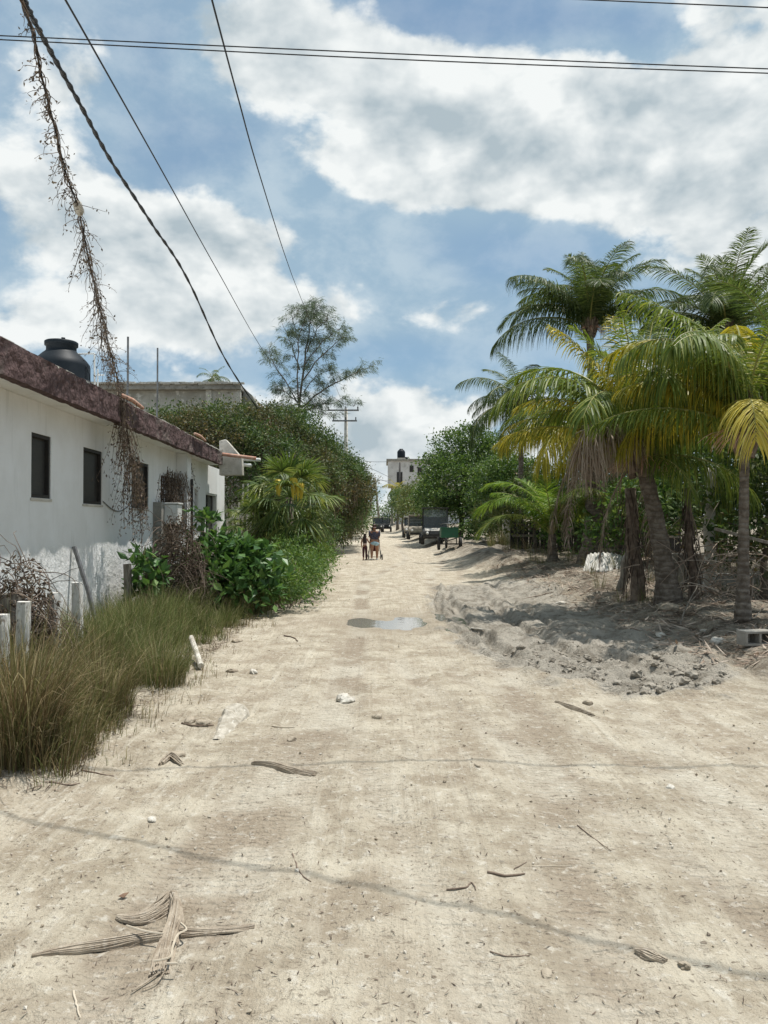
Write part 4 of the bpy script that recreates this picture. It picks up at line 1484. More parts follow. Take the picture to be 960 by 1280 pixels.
    # poles
    def pole(lb, px, top, Y, r, lean=0.0, arms=None, mt=None):
        p = at(px, top, Y)
        z0 = gz(p.x, p.y)
        t = thing('utility_pole', lb, 'utility pole', (p.x - lean, p.y, z0), 'utility poles along the road')
        mb = MB()
        mb.tube([(p.x - lean, p.y, z0 - .2), (p.x - lean * .4, p.y, p.z * .55), p], [r * 1.3, r * 1.1, r * .85], 10)
        mb.build('pole', mt or M['grey_wood'], t, True)
        for (dz, w0, w1) in arms or []:
            mb = MB()
            mb.bar((p.x - w0, p.y - r - .06, p.z - dz), (p.x + w1, p.y - r - .06, p.z - dz), .10, .12)
            am = mb.build('crossarm', M['grey_metal'], t)
            for xx in (-w0 + .1, 0.0, w1 - .1):
                m2 = MB()
                m2.lathe([(.03, 0), (.05, .06), (.035, .10), (.055, .16), (.03, .24), (0, .26)], (p.x + xx, p.y - r - .06, p.z - dz + .06), 10)
                m2.build('insulator', M['dark_frame'], am, True)
        return p, z0
    pole('pale utility pole with two crossarms rising from behind the feathery tree', 432.5, 511, 62, .15, 0, [(.15, 1.5, 1.05), (1.0, 1.1, .9)], M['pale_concrete'])
    pole('thin leaning wooden pole at the far left bend of the road', 469, 597, 98, .12, -.7)
    pole('dark wooden pole in front of the tall white building', 500, 578, 96, .13, .35, None, M['dark_frame'])

    # woods that close the view
    def wood(nm, blobs, n, L):
        mb = MB()
        crown(mb, blobs, n, 14, .9, L, L * .5, rough=.5)
        tag(mb.build(nm, M['far_leaf']), kind='stuff')
    bl = []
    for k in range(26):
        y = 150 + (k % 13) * 6
        x = (-32 + k * 2.6)
        bl.append(((x, y, 2.2 + random.uniform(0, 1.5)), (3.0, 3.0, 3.2 + random.uniform(0, 1.4))))
    wood('far_woods', bl, 900, .55)
    bl = [((-4.6 - random.random() * 3, 78 + k * 6, 2.6), (2.2, 3.5, 2.6 + random.random())) for k in range(11)]
    wood('far_roadside_woods', bl, 500, .4)


build_left_background()
# ------------------------------------------------------------------ coconut palms
def palm_leaf_mat(name, stops):
    return leafy(name, stops, 0.42, 0.45, 0.25)


M['palm_dark'] = palm_leaf_mat('palm_dark', [(0.0, (0.034, 0.056, 0.020)), (0.6, (0.066, 0.096, 0.030)), (1.0, (0.13, 0.155, 0.06))])
M['palm_green'] = palm_leaf_mat('palm_green', [(0.0, (0.052, 0.086, 0.016)), (0.6, (0.110, 0.148, 0.026)), (1.0, (0.205, 0.215, 0.048))])
M['palm_yellow'] = palm_leaf_mat('palm_yellow', [(0.0, (0.13, 0.135, 0.018)), (0.55, (0.24, 0.215, 0.025)), (1.0, (0.40, 0.31, 0.04))])
M['palm_gold'] = palm_leaf_mat('palm_gold', [(0.0, (0.30, 0.25, 0.04)), (0.55, (0.44, 0.36, 0.075)), (1.0, (0.55, 0.47, 0.14))])
M['palm_young'] = palm_leaf_mat('palm_young', [(0.0, (0.06, 0.12, 0.02)), (0.6, (0.12, 0.19, 0.03)), (1.0, (0.22, 0.28, 0.06))])
M['palm_dead'] = leafy('palm_dead', [(0.0, (0.22, 0.165, 0.125)), (0.5, (0.35, 0.275, 0.215)), (1.0, (0.52, 0.44, 0.36))], 0.12, 0.9, 0.1, tcol=(1, .9, .8))
M['rachis'] = plain('rachis', (0.30, 0.27, 0.08), (0.20, 0.21, 0.06), 0.5, 5)
M['rachis_dead'] = plain('rachis_dead', (0.28, 0.22, 0.16), (0.19, 0.14, 0.10), 0.9, 5)


def palm_bark():
    m, N, out = mat('palm_bark')
    P = N.add('ShaderNodeTexCoord').outputs['Object']
    w = N.add('ShaderNodeTexWave', wave_type='BANDS', bands_direction='Z')
    N.put(w.inputs['Vector'], P)
    w.inputs['Scale'].default_value = 3.2
    w.inputs['Distortion'].default_value = 6.0
    w.inputs['Detail'].default_value = 3
    n = N.noise(P, 7, 6, .65)
    col = N.mix(N.step(n, .36, .64), (0.115, 0.092, 0.072), (0.235, 0.200, 0.163))
    col = N.mix(N.m('MULTIPLY', N.step(w.outputs['Fac'], .70, .95), .4), col, (0.085, 0.066, 0.05))
    b = N.add('ShaderNodeBsdfPrincipled')
    N.put(b.inputs['Base Color'], col)
    b.inputs['Roughness'].default_value = .95
    b.inputs['Specular IOR Level'].default_value = .15
    bp = N.add('ShaderNodeBump')
    bp.inputs['Strength'].default_value = .8
    bp.inputs['Distance'].default_value = .03
    N.put(bp.inputs['Height'], N.m('SUBTRACT', n, N.m('MULTIPLY', w.outputs['Fac'], .6)))
    N.l.new(bp.outputs[0], b.inputs['Normal'])
    N.l.new(b.outputs[0], out.inputs[0])
    return m


M['palm_bark'] = palm_bark()


def frond(base, az, el, L, droop, hang, mt, parent, rib=None, nl=None, lw=.026, curl=0.0, ll=.27, name='frond', gap=0.0, power=1.35):
    """one coconut frond: arching rib, two combs of hanging leaflets"""
    k = 22
    s = np.linspace(0, 1, k)
    e = el - droop * s ** power
    a = az + curl * s ** 1.5
    T = np.stack([np.cos(a) * np.cos(e), np.sin(a) * np.cos(e), np.sin(e)], 1)
    Pn = np.array(base)[None] + np.concatenate([np.zeros((1, 3)), np.cumsum((T[:-1] + T[1:]) / 2 * L / (k - 1), 0)])
    mb = MB()
    mb.tube([tuple(p) for p in Pn], list(np.linspace(.030, .004, k) * (L / 3.2)), 5, 1, False)
    nl = nl or int(40 * L)
    for sd in (-1, 1):
        n = nl
        t = np.clip(np.linspace(.10, .995, n) + rng.normal(0, .004, n), 0.1, 1)
        if gap:
            t = t[rng.random(n) > gap]
            n = len(t)
        f = t * (k - 1)
        i = np.minimum(f.astype(int), k - 2)
        w = (f - i)[:, None]
        p = Pn[i] * (1 - w) + Pn[i + 1] * w
        tt = unit(T[i] * (1 - w) + T[i + 1] * w)
        side = unit(np.cross(tt, np.array([[0, 0, 1.0]]) + 1e-4)) * sd
        up = np.cross(side, tt) * sd
        A = (1.30 - .70 * t ** 1.5)[:, None] + rng.normal(0, .07, (n, 1))
        d = unit(tt * np.cos(A) + side * np.sin(A) + up * (.22 - .1 * hang) + rng.normal(0, .30 if 'dead' in name else .07, (n, 3)))
        prof = np.clip(np.sin(PI * (0.13 + .80 * t)) ** .55, .2, 1) * np.where(t > .9, 1 - (t - .9) * 3.5, 1)
        Ln = (ll * L * prof * rng.uniform(.86, 1.08, n))[:, None]
        q = np.linspace(0, 1, 5)[None]
        g = hang * rng.uniform(.7, 1.3, (n, 1))
        C = p[:, None] + d[:, None] * (q * Ln)[..., None] * (1 - .42 * np.clip(g, 0, 1.4)[..., None] * q[..., None])
        C[:, :, 2] -= g * Ln * q ** 1.5 * .98
        S = unit(tt - d * (tt * d).sum(1, keepdims=True) + rng.normal(0, .28, (n, 3)))
        Wd = lw * (L / 3.2) ** .5 * np.array([.45, 1, .95, .65, .08])[None] * rng.uniform(.8, 1.15, (n, 1))
        ribbons(mb, C, Wd, S)
    return mb.build(name, [mt, rib or M['rachis']], parent)


def palm(label, base, c, n, L, cols, r=.16, el=(1.4, -.35), special=(), group='coconut palms on the right of the road', sway=.25, hang=(.38, 1.08), lean=None, skirt=0, droop=1.35, seed=0, husk=True, spare=()):
    rs = random.Random(seed)
    base, c = Vector(base), Vector(c)
    t = thing('coconut_palm', label, 'palm', base, group)
    mb = MB()
    k = 14
    mid = base.lerp(c, .5) + Vector(lean or (0, 0, 0))
    pts, rad = [], []
    for i in range(k + 1):
        u = i / k
        p = base * (1 - u) ** 2 + mid * 2 * u * (1 - u) + c * u ** 2
        if i == 0:
            p = p - Vector((0, 0, .25))
        pts.append(p)
        rad.append(r * (1.0 + .75 * math.exp(-u * 9) - .25 * u + .05 * math.sin(i * 2.4)))
    mb.tube(pts, rad, 12)
    mb.build('trunk', M['palm_bark'], t, True)
    ga = rs.uniform(0, 6)
    for i in range(n):
        u = (i + .5) / n
        e = el[0] + (el[1] - el[0]) * u + rs.uniform(-.12, .12)
        a = ga + i * 2.39996 + rs.uniform(-.25, .25)
        if any(abs((math.degrees(a) - s0 + 180) % 360 - 180) < w0 and e < e0 for (s0, w0, e0) in spare):
            continue
        mt = cols[0] if u < .45 else (cols[1] if rs.random() < .6 else cols[-1])
        frond(c + Vector((math.cos(a), math.sin(a), 0)) * r * .4 + Vector((0, 0, .15 * (1 - u))), a, e, L * rs.uniform(.82, 1.08) * (.8 if i < 2 else 1), (.55 + droop * min(1, u * 1.7 + .25)) * rs.uniform(.8, 1.15),
              hang[0] + (hang[1] * .85 - hang[0]) * min(1, u * 1.5) + rs.uniform(-.22, .22), mt, t, curl=rs.uniform(-1, 1) * sway)
    for (a, e, LL, dr, hg, mt, cu) in special:
        dead = mt is M['palm_dead']
        frond(c, R(a), e, LL, dr, hg, mt, t, M['rachis_dead'] if dead else None, curl=cu, name='dead_frond' if dead else 'frond', gap=.2 if dead else 0, ll=.40 if mt is O_M else (.40 if dead else .27), nl=70 if mt is O_M else None)
    if husk:                                      # fibre sheaths, stalks and small nuts under the crown
        mh = MB()
        for i in range(16):
            a = i * 2.4
            d = Vector((math.cos(a), math.sin(a), 0))
            p0 = c + d * r * .75 + Vector((0, 0, -.42 + .03 * i))
            mh.tube([p0, p0 + d * .10 + Vector((0, 0, .25)), p0 + d * .20 + Vector((0, 0, .55))], [.075, .06, .03], 6)
        mh.build('leaf_sheaths', M['dead_stem'], t)
        mo = MB()
        for i in range(7):
            a = i * .9 + 1
            d = Vector((math.cos(a), math.sin(a), 0))
            for q in range(7):
                strand(mo, c + d * r + Vector((0, 0, -.05)), rs.uniform(.35, .65), d + Vector((rs.uniform(-.4, .4), rs.uniform(-.4, .4), rs.uniform(-.1, .5))), .8, .010, 5, .06)
        mo.build('flower_stalks', M['terracotta'], t)
    for i in range(skirt):                         # dead fronds that hang down round the stem
        a = rs.uniform(0, 2 * PI)
        frond(c + Vector((math.cos(a), math.sin(a), 0)) * r + Vector((0, 0, -.2)), a, -.7, (c.z - base.z) * rs.uniform(.7, .95), .85, 1.0, M['palm_dead'], t, M['rachis_dead'], lw=.022, ll=.15, name='dead_frond', gap=.55, power=.5)
    return t


O_M = M['palm_gold']


def build_palms():
    G_, Y_, D_, O_, X_ = M['palm_green'], M['palm_yellow'], M['palm_dark'], M['palm_gold'], M['palm_dead']

    def gp(px, Y):
        x = at(px, 700, Y).x
        return Vector((x, Y, gz(x, Y)))
    # far pair that stand highest against the sky
    palm('tallest dark green coconut palm, its crown against the sky', gp(748, 30), at(737, 408, 30), 20, 4.0, (D_, D_), .19, (1.52, .75),
         [(178, .85, 3.6, 1.9, .8, D_, .1), (186, .35, 4.3, 1.35, .9, D_, 0), (165, 1.15, 3.4, 1.5, .6, D_, .2), (4, .85, 3.7, 1.75, .7, D_, -.1), (-8, .55, 4.2, 1.3, .8, D_, 0), (95, 1.5, 3.4, .5, .4, D_, 0), (30, 1.35, 3.3, .8, .5, D_, 0)],
         seed=3, droop=1.0, hang=(.2, .7))
    palm('dark tall coconut palm with wind-tossed crown near the right edge of the photo', gp(900, 27), at(908, 415, 27), 22, 3.7, (D_, D_), .17, (1.5, .5),
         [(178, .65, 3.3, 1.5, 1.0, D_, .1), (172, .3, 3.4, 1.2, 1.0, D_, 0), (8, 1.15, 3.4, 1.0, .6, D_, 0), (60, 1.45, 3.0, .6, .4, D_, 0), (150, 1.35, 2.6, .7, .5, D_, 0)], seed=8, droop=1.0, hang=(.2, .7))
    palm('distant small coconut palm behind the big green tree, grey green fronds', gp(650, 33), at(652, 508, 33), 17, 3.0, (D_, D_), .13, (1.4, -.1), [(175, .7, 2.6, 1.7, .9, D_, 0), (185, .15, 2.6, 1.3, 1, D_, 0)], seed=5)
    palm('dark coconut palm half out of the picture at its right edge', gp(985, 19), at(975, 455, 19), 20, 3.5, (D_, D_, G_), .16, (1.4, -.2), seed=12)
    # the middle pair
    palm('stout coconut palm with dead brown frond hanging in front and dried leaves round its trunk', gp(744, 21.5), at(742, 556, 21.5), 18, 3.2, (G_, Y_, G_), .33, (1.45, .45),
         [(178, .80, 2.8, 1.50, .60, Y_, .05), (184, .40, 2.9, .95, .70, Y_, 0), (-92, .95, 1.9, 3.3, 1.0, X_, .1), (-78, .8, 1.8, 3.2, 1.0, X_, -.1)], seed=21, skirt=7, lean=(.05, 0, 0))
    palm('leaning coconut palm nearest the muddy bend, upright yellow-green fronds and orange flower stalks', gp(836, 13.6), at(800, 570, 13.6), 19, 3.2, (G_, G_, G_), .165, (1.52, .70),
         [(176, 1.02, 2.6, 1.5, .6, Y_, .05), (184, .55, 2.6, 1.0, .65, Y_, 0), (200, 1.25, 2.1, 3.3, 1.0, X_, 0), (194, 1.15, 2.0, 3.4, 1.0, X_, .1), (210, 1.2, 1.9, 3.4, 1.0, X_, 0), (150, 1.1, 2.6, 1.1, .5, G_, 0), (100, 1.42, 3.0, .5, .5, Y_, 0), (175, 1.3, 2.9, .75, .6, Y_, 0), (5, 1.3, 3.0, .7, .6, G_, 0), (60, 1.35, 3.2, .55, .6, G_, 0), (20, 1.1, 2.8, 1.1, .6, Y_, 0), (-10, .1, 2.2, 1.1, 1, G_, 0), (-70, .0, 1.6, 1.2, 1., G_, 0)],
         seed=30, skirt=2, lean=(.12, 0, 0), spare=((-90, 70, .75), (-175, 65, .8)))
    palm('coconut palm with the golden drooping frond, slender grey trunk on the right edge', gp(928, 11.2), at(931, 535, 11.2), 15, 2.7, (G_, G_, Y_), .082, (1.5, .6),
         [(178, .42, 2.3, .95, .7, G_, 0), (-112, .80, 1.75, 2.5, .8, O_, .15), (150, 1.05, 2.3, 1.5, .8, Y_, .2), (120, 1.3, 2.4, 1.3, .8, Y_, .3), (165, .95, 2.1, 1.5, .9, Y_, .1), (185, 1.44, 2.7, 2.3, 1.0, G_, 0), (215, 1.45, 2.6, 2.3, 1.0, G_, 0), (160, 1.42, 2.8, 2.1, 1.0, Y_, 0), (20, 1.40, 2.9, 2.3, 1.0, G_, 0), (-20, 1.38, 2.7, 2.4, 1.0, G_, 0), (70, 1.45, 3.0, 1.6, .9, Y_, 0)],
         seed=41, spare=((-90, 75, 1.2),))
    palm('young short coconut palm with bright green fronds on the sand bank', gp(691, 23.5), at(690, 668, 23.5), 13, 2.9, (M['palm_young'], M['palm_young'], G_), .15, (1.48, .85), [(150, 1.1, 2.5, 1.2, .6, M['palm_young'], 0), (30, 1.0, 2.2, 1.2, .6, M['palm_young'], 0)], seed=52, husk=False, hang=(.2, .6))
    palm('low young palm in the shade between the leaning palm and the low wall', gp(772, 20), at(772, 640, 20), 9, 1.9, (M['palm_young'], G_), .10, (1.35, .4), seed=57, husk=False, hang=(.2, .7))
    palm('small yellowish palm far down the road before the white building', gp(497, 92), at(497, 612, 92), 12, 2.2, (Y_, G_), .14, (1.3, -.6), seed=61, husk=False)
    palm('tiny palm top showing over the roof of the unfinished building', gp(266, 58), at(266, 474, 58), 10, 1.7, (D_, D_), .14, (1.3, -.1), seed=66, husk=False)
    palm('dark palm filling the shade beneath the golden frond', gp(985, 15.5), at(985, 590, 15.5), 13, 2.6, (M['palm_young'], G_), .13, (1.3, -.2), seed=71, husk=False)


build_palms()


# ------------------------------------------------------------------ right side: trees, fence, stakes, rubble
def build_right():
    bk = M['bark']

    def B(px, py, Y, r):
        return (at(px, py, Y), r)
    tree('broadleaf_tree', 'largest round leaved green tree, overhanging the parked carts', 'tree', (5.0, 51, .2), (5.1, 51, 2.6),
         [B(585, 562, 52, (2.1, 2.2, 1.5)), B(560, 592, 51, (1.8, 2.2, 1.6)), B(605, 585, 52, (2.1, 2.2, 1.8)), B(570, 610, 49, (2.2, 1.8, 1.8)), B(540, 628, 53, (1.4, 2, 1.4)), B(610, 620, 49, (2.2, 1.8, 2.0)), B(605, 655, 50, (1.9, 1.5, 1.5)), B(572, 642, 51, (1.5, 1.4, 1.3)), B(548, 636, 57, (1.5, 1.4, 1.3))],
         M['round_leaf'], bk, 1500, 20, .32, .20, .12, .20, droop=.15)
    tree('broadleaf_tree', 'dense green tree between the carts and the white gate post', 'tree', (6.3, 41, .25), (6.4, 41, 2.0),
         [B(640, 600, 41, (1.5, 1.6, 1.4)), B(618, 625, 41, (1.3, 1.4, 1.3)), B(655, 630, 40, (1.5, 1.4, 1.4)), B(628, 655, 40, (1.2, 1.2, 1.1)), B(600, 665, 42, (.9, 1.0, .8))],
         M['round_leaf'], bk, 800, 20, .27, .17, .10, .15, droop=.15)
    tree('broadleaf_tree', 'dark narrow tree at the far bend, left of the stake-sided cart', 'tree', (2.1, 86, .5), (2.1, 86, 2.4),
         [B(497, 640, 86, (1.1, 1.6, 1.9)), B(505, 628, 88, (1.3, 1.6, 1.7)), B(515, 640, 84, (1.3, 1.6, 1.5))], M['far_leaf'], bk, 340, 16, .32, .24, .12, .13)
    tree('broadleaf_tree', 'greyish olive tree behind the stake-sided cart', 'tree', (3.6, 72, .4), (3.7, 72, 2.4),
         [B(520, 624, 72, (1.5, 2, 1.4)), B(538, 614, 74, (1.5, 2, 1.5)), B(515, 642, 70, (1.4, 2, 1.3))], M['olive_leaf'], bk, 420, 16, .32, .22, .11, .13)
    sh = [
        ('olive shrub behind the young bright palm', 668, 645, 29, [(0, 0, 1.3, 1.2), (1.2, .3, 1.1, 1.1), (-1.1, .4, 1.0, 1.0), (.4, 0, 2.2, .9)], 'olive_leaf'),
        ('dark green shrub behind the stout palm', 735, 640, 27, [(0, 0, 1.4, 1.2), (1.3, 0, 1.6, 1.2), (-1.2, .3, 1.8, 1.0), (.3, .4, 2.9, 1.1)], 'round_leaf'),
        ('sunlit green shrub behind the leaning palm', 810, 640, 23.5, [(0, 0, 1.2, 1.1), (1.4, 0, 1.3, 1.1), (-1.2, .2, 1.3, 1.0), (.6, .4, 2.4, 1.2)], 'round_leaf'),
        ('light green shrub before the dark board fence, right of the young bright palm', 722, 668, 27.5, [(0, 0, .8, .8), (.9, .2, 1.0, .8), (-.7, .3, .7, .6), (.3, .3, 1.7, .6)], 'small_leaf'),
        ('light green shrub between the stout palm and the leaning palm', 782, 668, 19.5, [(0, 0, .8, .6), (.7, .2, 1.0, .7), (-.5, .3, .7, .5), (.3, .3, 1.6, .6)], 'small_leaf'),
        ('bright green bush above the low concrete wall', 858, 655, 18.5, [(0, 0, 1.3, .8), (.9, .1, 1.5, .8), (-.8, .1, 1.2, .8), (.3, .3, 2.3, .9)], 'round_leaf'),
        ('dark shaded bush by the tilted plank at the right edge', 955, 690, 14.2, [(0, 0, .8, .8), (.9, .2, 1.2, .9), (.3, .5, 2.0, 1.0), (-.5, .8, 1.5, .8)], 'hedge_leaf'),
        ('tall dark tree behind the palms at the right edge', 930, 560, 24, [(0, 0, 3.0, 1.8), (-2, .5, 2.6, 1.6), (1.8, 0, 3.0, 1.9), (-.6, 1, 4.6, 1.6), (-1.4, 0, 1.2, 1.3), (.8, 0, 1.2, 1.3), (2.2, 0, 1.2, 1.3)], 'hedge_leaf'),
        ('dark green tree behind the tallest palm, under its crown', 760, 580, 35, [(0, 0, 3.0, 1.9), (-2.4, .5, 2.4, 1.7), (2.2, 0, 3.0, 1.9), (.5, 1, 4.6, 1.6), (-.6, 0, 1.3, 1.4)], 'hedge_leaf'),
    ]
    for (lb, px, py, Y, bl, mk) in sh:
        x = at(px, py, Y).x
        z0 = gz(x, Y)
        blobs = [((x + b[0], Y + b[1], z0 + b[2]), (b[3], b[3], b[3] * .9)) for b in bl]
        vol = sum(b[3] ** 2 for b in bl)
        tree('green_shrub' if len(bl) < 5 else 'broadleaf_tree', lb, 'shrub' if len(bl) < 5 else 'tree', (x, Y, z0), (x, Y, z0 + .7), blobs, M[mk], bk, int(75 * vol), 18, .24, .15, .085, .07, droop=.12)
    # white gate post and the weeds round it
    p = Vector((at(633, 690, 37).x, 37, 0))
    z0 = gz(p.x, 37)
    tp = at(633, 640, 37).z
    mb = MB()
    mb.box((p.x, 37, (tp + z0) / 2 - .1), (.34, .34, tp - z0 + .2))
    mb.box((p.x, 37, tp + .03), (.40, .40, .06))
    tag(mb.build('gate_post', M['white_stone'], bevel=.02), 'pale square concrete gate post beside the green trees', 'gate post')
    # dark board fence with pale rails
    t = thing('board_fence', 'dark board fence with pale rails in the shade behind the palms', 'fence', (at(700, 680, 31).x, 31, .5))
    x0, x1 = at(640, 680, 31).x, at(850, 680, 31).x
    mb = MB()
    n = 30
    for k in range(n):
        xx = x0 + (x1 - x0) * (k + .5) / n
        mb.box((xx, 31, .95 + random.uniform(-.03, .03)), ((x1 - x0) / n * .93, .03, 1.5))
    mb.build('boards', M['dark_frame'], t)
    for z in (1.1,):
        mb = MB()
        mb.bar((x0, 30.95, z), (x1, 30.95, z - .05), .04, .10)
        mb.build('rail', M['grey_wood'], t)
    for k in range(6):
        xx = x0 + (x1 - x0) * k / 5
        mb = MB()
        mb.box((xx, 31.08, .95), (.12, .12, 1.8))
        mb.build('post', M['dark_frame'], t)
    # stakes, thin trunks
    for (nm, lb, cat, p0, Y0, p1, r, mt) in (
            ('wooden_stake', 'short leaning stake to the right of the white corrugated sheet', 'stake', (775, 722), 15.5, (790, 672), .075, M['grey_wood']),
            ('bare_trunk', 'pale straight bare trunk behind the low concrete wall', 'trunk', (886, 725), 15.0, (889, 585), .105, M['pale_concrete']),
            ('wooden_stake', 'thin dark twisted stake in front of the low concrete wall', 'stake', (868, 745), 13.6, (858, 610), .055, M['dead_stem']),
            ('bare_trunk', 'dark thick stem wrapped in dead leaves beside the leaning palm', 'trunk', (798, 745), 14.3, (787, 610), .12, M['dead_stem'])):
        a, b = at(p0[0], p0[1], Y0), at(p1[0], p1[1], Y0)
        a.z = gz(a.x, a.y)
        mb = MB()
        P = [a - Vector((0, 0, .2))] + [a.lerp(b, s) + Vector((.03 * math.sin(s * 9), 0, 0)) for s in (0, .25, .5, .75, 1)]
        mb.tube(P, [r * 1.3, r * 1.2, r * 1.05, r, r * .95, r * .85], 9)
        o = tag(mb.build(nm, mt, None, True), lb, cat)
        if 'wrapped' in lb or 'twisted' in lb:
            ms = MB()
            for k in range(60):
                q = a.lerp(b, random.uniform(.3, 1)) + Vector((random.uniform(-1, 1), random.uniform(-1, 1), 0)) * r
                strand(ms, q, random.uniform(.5, 1.2), (random.uniform(-.4, .4), random.uniform(-.4, .4), -.8), .5, .011, 5, .05)
            ms.build('hanging_strips', M['dead_vine'], o)
    # low concrete wall and tilted plank
    c = at(862, 705, 16.0)
    mb = MB()
    mb.box((c.x, c.y, c.z - .25), (.78, .25, .95))
    mb.box((c.x + .9, c.y + .1, c.z - .45), (1.1, .25, .5))
    tag(mb.build('low_wall', M['concrete'], bevel=.03), 'stub of a low grey concrete wall behind the palm trunks', 'wall')
    mb = MB()
    mb.bar(at(893, 661, 12.6), at(975, 682, 12.2), .16, .05)
    tag(mb.build('plank', M['grey_wood'], bevel=.006), 'weathered plank slanting down to the right edge behind the slender trunk', 'plank')
    # a second dead thicket behind the plank
    c = at(912, 690, 13.5)
    t = thing('dry_vine_heap', 'tangle of dry fronds and sticks beneath the slanting plank', 'dry vines', (c.x, c.y, gz(c.x, c.y)), 'heaps of dry vines')
    mb, mg = MB(), MB()
    for k in range(130):
        p = Vector((c.x + random.gauss(0, .45), c.y + random.gauss(.2, .3), gz(c.x, c.y) + random.uniform(.05, 1.0)))
        strand(mb, p, random.uniform(.3, 1.0), (random.uniform(-1, 1), random.uniform(-.4, .4), random.uniform(-.6, .8)), .5, .011, 5, .06)
    mb.build('dry_sticks', M['palm_dead'], t)
    # corrugated sheet
    o = at(755, 709, 18.6)
    z0 = gz(o.x, o.y)
    n, kx = 60, 8
    u = np.linspace(-.5, .5, n)
    v = np.linspace(-.5, .5, kx)
    U_, V_ = np.meshgrid(u, v)
    zz = .018 * np.sin(U_ * 2 * PI * 9) + .10 * np.cos(U_ * 2.4)
    Vx = np.stack([o.x + U_ * .95 + V_ * .30, o.y + V_ * .62 + U_ * .12, o.z + .02 + zz + V_ * .44 - U_ * .06], -1)
    Vt = Vx.reshape(-1, 3)
    I, J = np.meshgrid(np.arange(n - 1), np.arange(kx - 1))
    q = (J * n + I).ravel()
    mb = MB()
    mb.raw(Vt, np.stack([q, q + 1, q + n + 1, q + n], 1))
    sh_o = mb.build('corrugated_sheet', plain('chalky_sheet', (.60, .585, .54), (.34, .32, .28), .8, 3, stretch=(14, 1, 1)), None, True)
    sd = sh_o.modifiers.new('thickness', 'SOLIDIFY')
    sd.thickness = .006
    tag(sh_o, 'crumpled white corrugated sheet leaning at the foot of the stout palm', 'corrugated sheet')
    # hollow concrete block, broken one, rubble
    c = G(945, 806)
    mb = MB()
    Mx = Matrix.Rotation(R(8), 3, 'Z')

    def bb(dx, dz, w, h):
        mb.box(c + Mx @ Vector((dx, 0, dz)), (w, .19, h), 0, Mx)
    bb(0, .015, .39, .03)
    bb(0, .165, .39, .03)
    for dx in (-.18, 0, .18):
        bb(dx, .09, .03, .119)
    mb.box(c + Mx @ Vector((0, .10, .09)), (.388, .012, .178), 0, Mx)
    tag(mb.build('concrete_block', M['concrete'], bevel=.004), 'grey hollow concrete block lying on the sand at the right edge', 'concrete block')

    def stone(p, s, mt, lb, nm='stone', grp='loose stones', sq=.65, seed=0):
        me = bpy.data.meshes.new(nm)
        import bmesh
        bm = bmesh.new()
        bmesh.ops.create_icosphere(bm, subdivisions=3, radius=1)
        off = seed * 3.7
        for vtx in bm.verts:
            q = vtx.co
            nse = fbm(np.array([q.x * 1.4 + off]), np.array([q.y * 1.4 + q.z * 1.1 - off]), 3, 5)[0]
            f = 1 + .55 * nse
            vtx.co = Vector((q.x * f * s[0], q.y * f * s[1], q.z * f * s[2] * sq))
        bm.to_mesh(me)
        bm.free()
        me.materials.append(mt)
        o_ = bpy.data.objects.new(nm, me)
        o_.location = (p.x, p.y, p.z + s[2] * sq * .25)
        o_.rotation_euler = (0, 0, seed * 1.3)
        COL.objects.link(o_)
        tag(o_, lb, 'stone', grp)
        return o_
    WS, BS = M['white_stone'], M['brown_stone']
    for i, (px, py, s, mt, lb) in enumerate((
            (430, 876, .085, WS, 'pale stone in the middle of the road, in front of the puddle'),
            (471, 897, .05, BS, 'small dark stone on the road to the right of the pale one'),
            (295, 802, .07, BS, 'tan stone at the grass edge, below the blue scrap'),
            (317, 841, .055, WS, 'small white stone on the sand left of the tyre lane'),
            (290, 840, .06, BS, 'brown stone next to the small white stone'),
            (238, 903, .055, BS, 'row of brown stone lumps beside the half buried slab'),
            (255, 905, .05, BS, 'dark little stone touching the half buried slab'),
            (825, 797, .075, WS, 'bright white stone on the shaded bank near the slender trunk'),
            (880, 790, .07, WS, 'white stone by the concrete block, under dry sticks'),
            (897, 803, .10, WS, 'larger whitish rubble lump left of the concrete block'),
            (835, 762, .20, BS, 'big grey boulder in the shade before the low wall'),
            (900, 740, .17, BS, 'rounded tan boulder under the slanting plank'),
            (865, 735, .16, BS, 'reddish boulder beside the thin twisted stake'),
            (700, 755, .09, WS, 'pale lump on the shaded mud below the corrugated sheet'),
            (735, 880, .05, BS, 'small stone at the lower rim of the mud'),
            (597, 957, .026, BS, 'pebble lying on the upper wire shadow'),
            (838, 985, .030, WS, 'flat white chip on the road at the right'),
            (683, 1218, .020, BS, 'little grey pebble at the bottom of the road'),
            (855, 1208, .022, BS, 'dark pebble at the end of the lower wire shadow'),
            (365, 925, .04, BS, 'brown pebble on the road above the dry leaf stalk'),
            (190, 1025, .03, WS, 'white chips of shell on the sand before the grass'),
            (220, 945, .05, BS, 'small dark tuft-like stone on the shaded sand'))):
        stone(G(px, py), (s * random.uniform(.9, 1.4), s * random.uniform(.7, 1.0), s * random.uniform(.7, 1)), mt, lb, seed=i + 1)
    # half buried slab
    a, b = G(272, 925), G(296, 893)
    d = (b - a)
    mb = MB()
    n = 9
    sdv = Vector((d.y, -d.x, 0)).normalized()
    vv = []
    for k in range(n + 1):
        u = k / n
        c_ = a.lerp(b, u)
        w = .055 + .075 * u
        for q in range(7):
            an = PI * q / 6
            r_ = 1 + .45 * vnoise(np.array([k * 1.7]), np.array([q * 1.9]), 4)[0]
            vv.append(tuple(c_ + sdv * math.cos(an) * w * r_ + Vector((0, 0, -.02 + (.03 + .10 * u) * math.sin(an) * r_))))
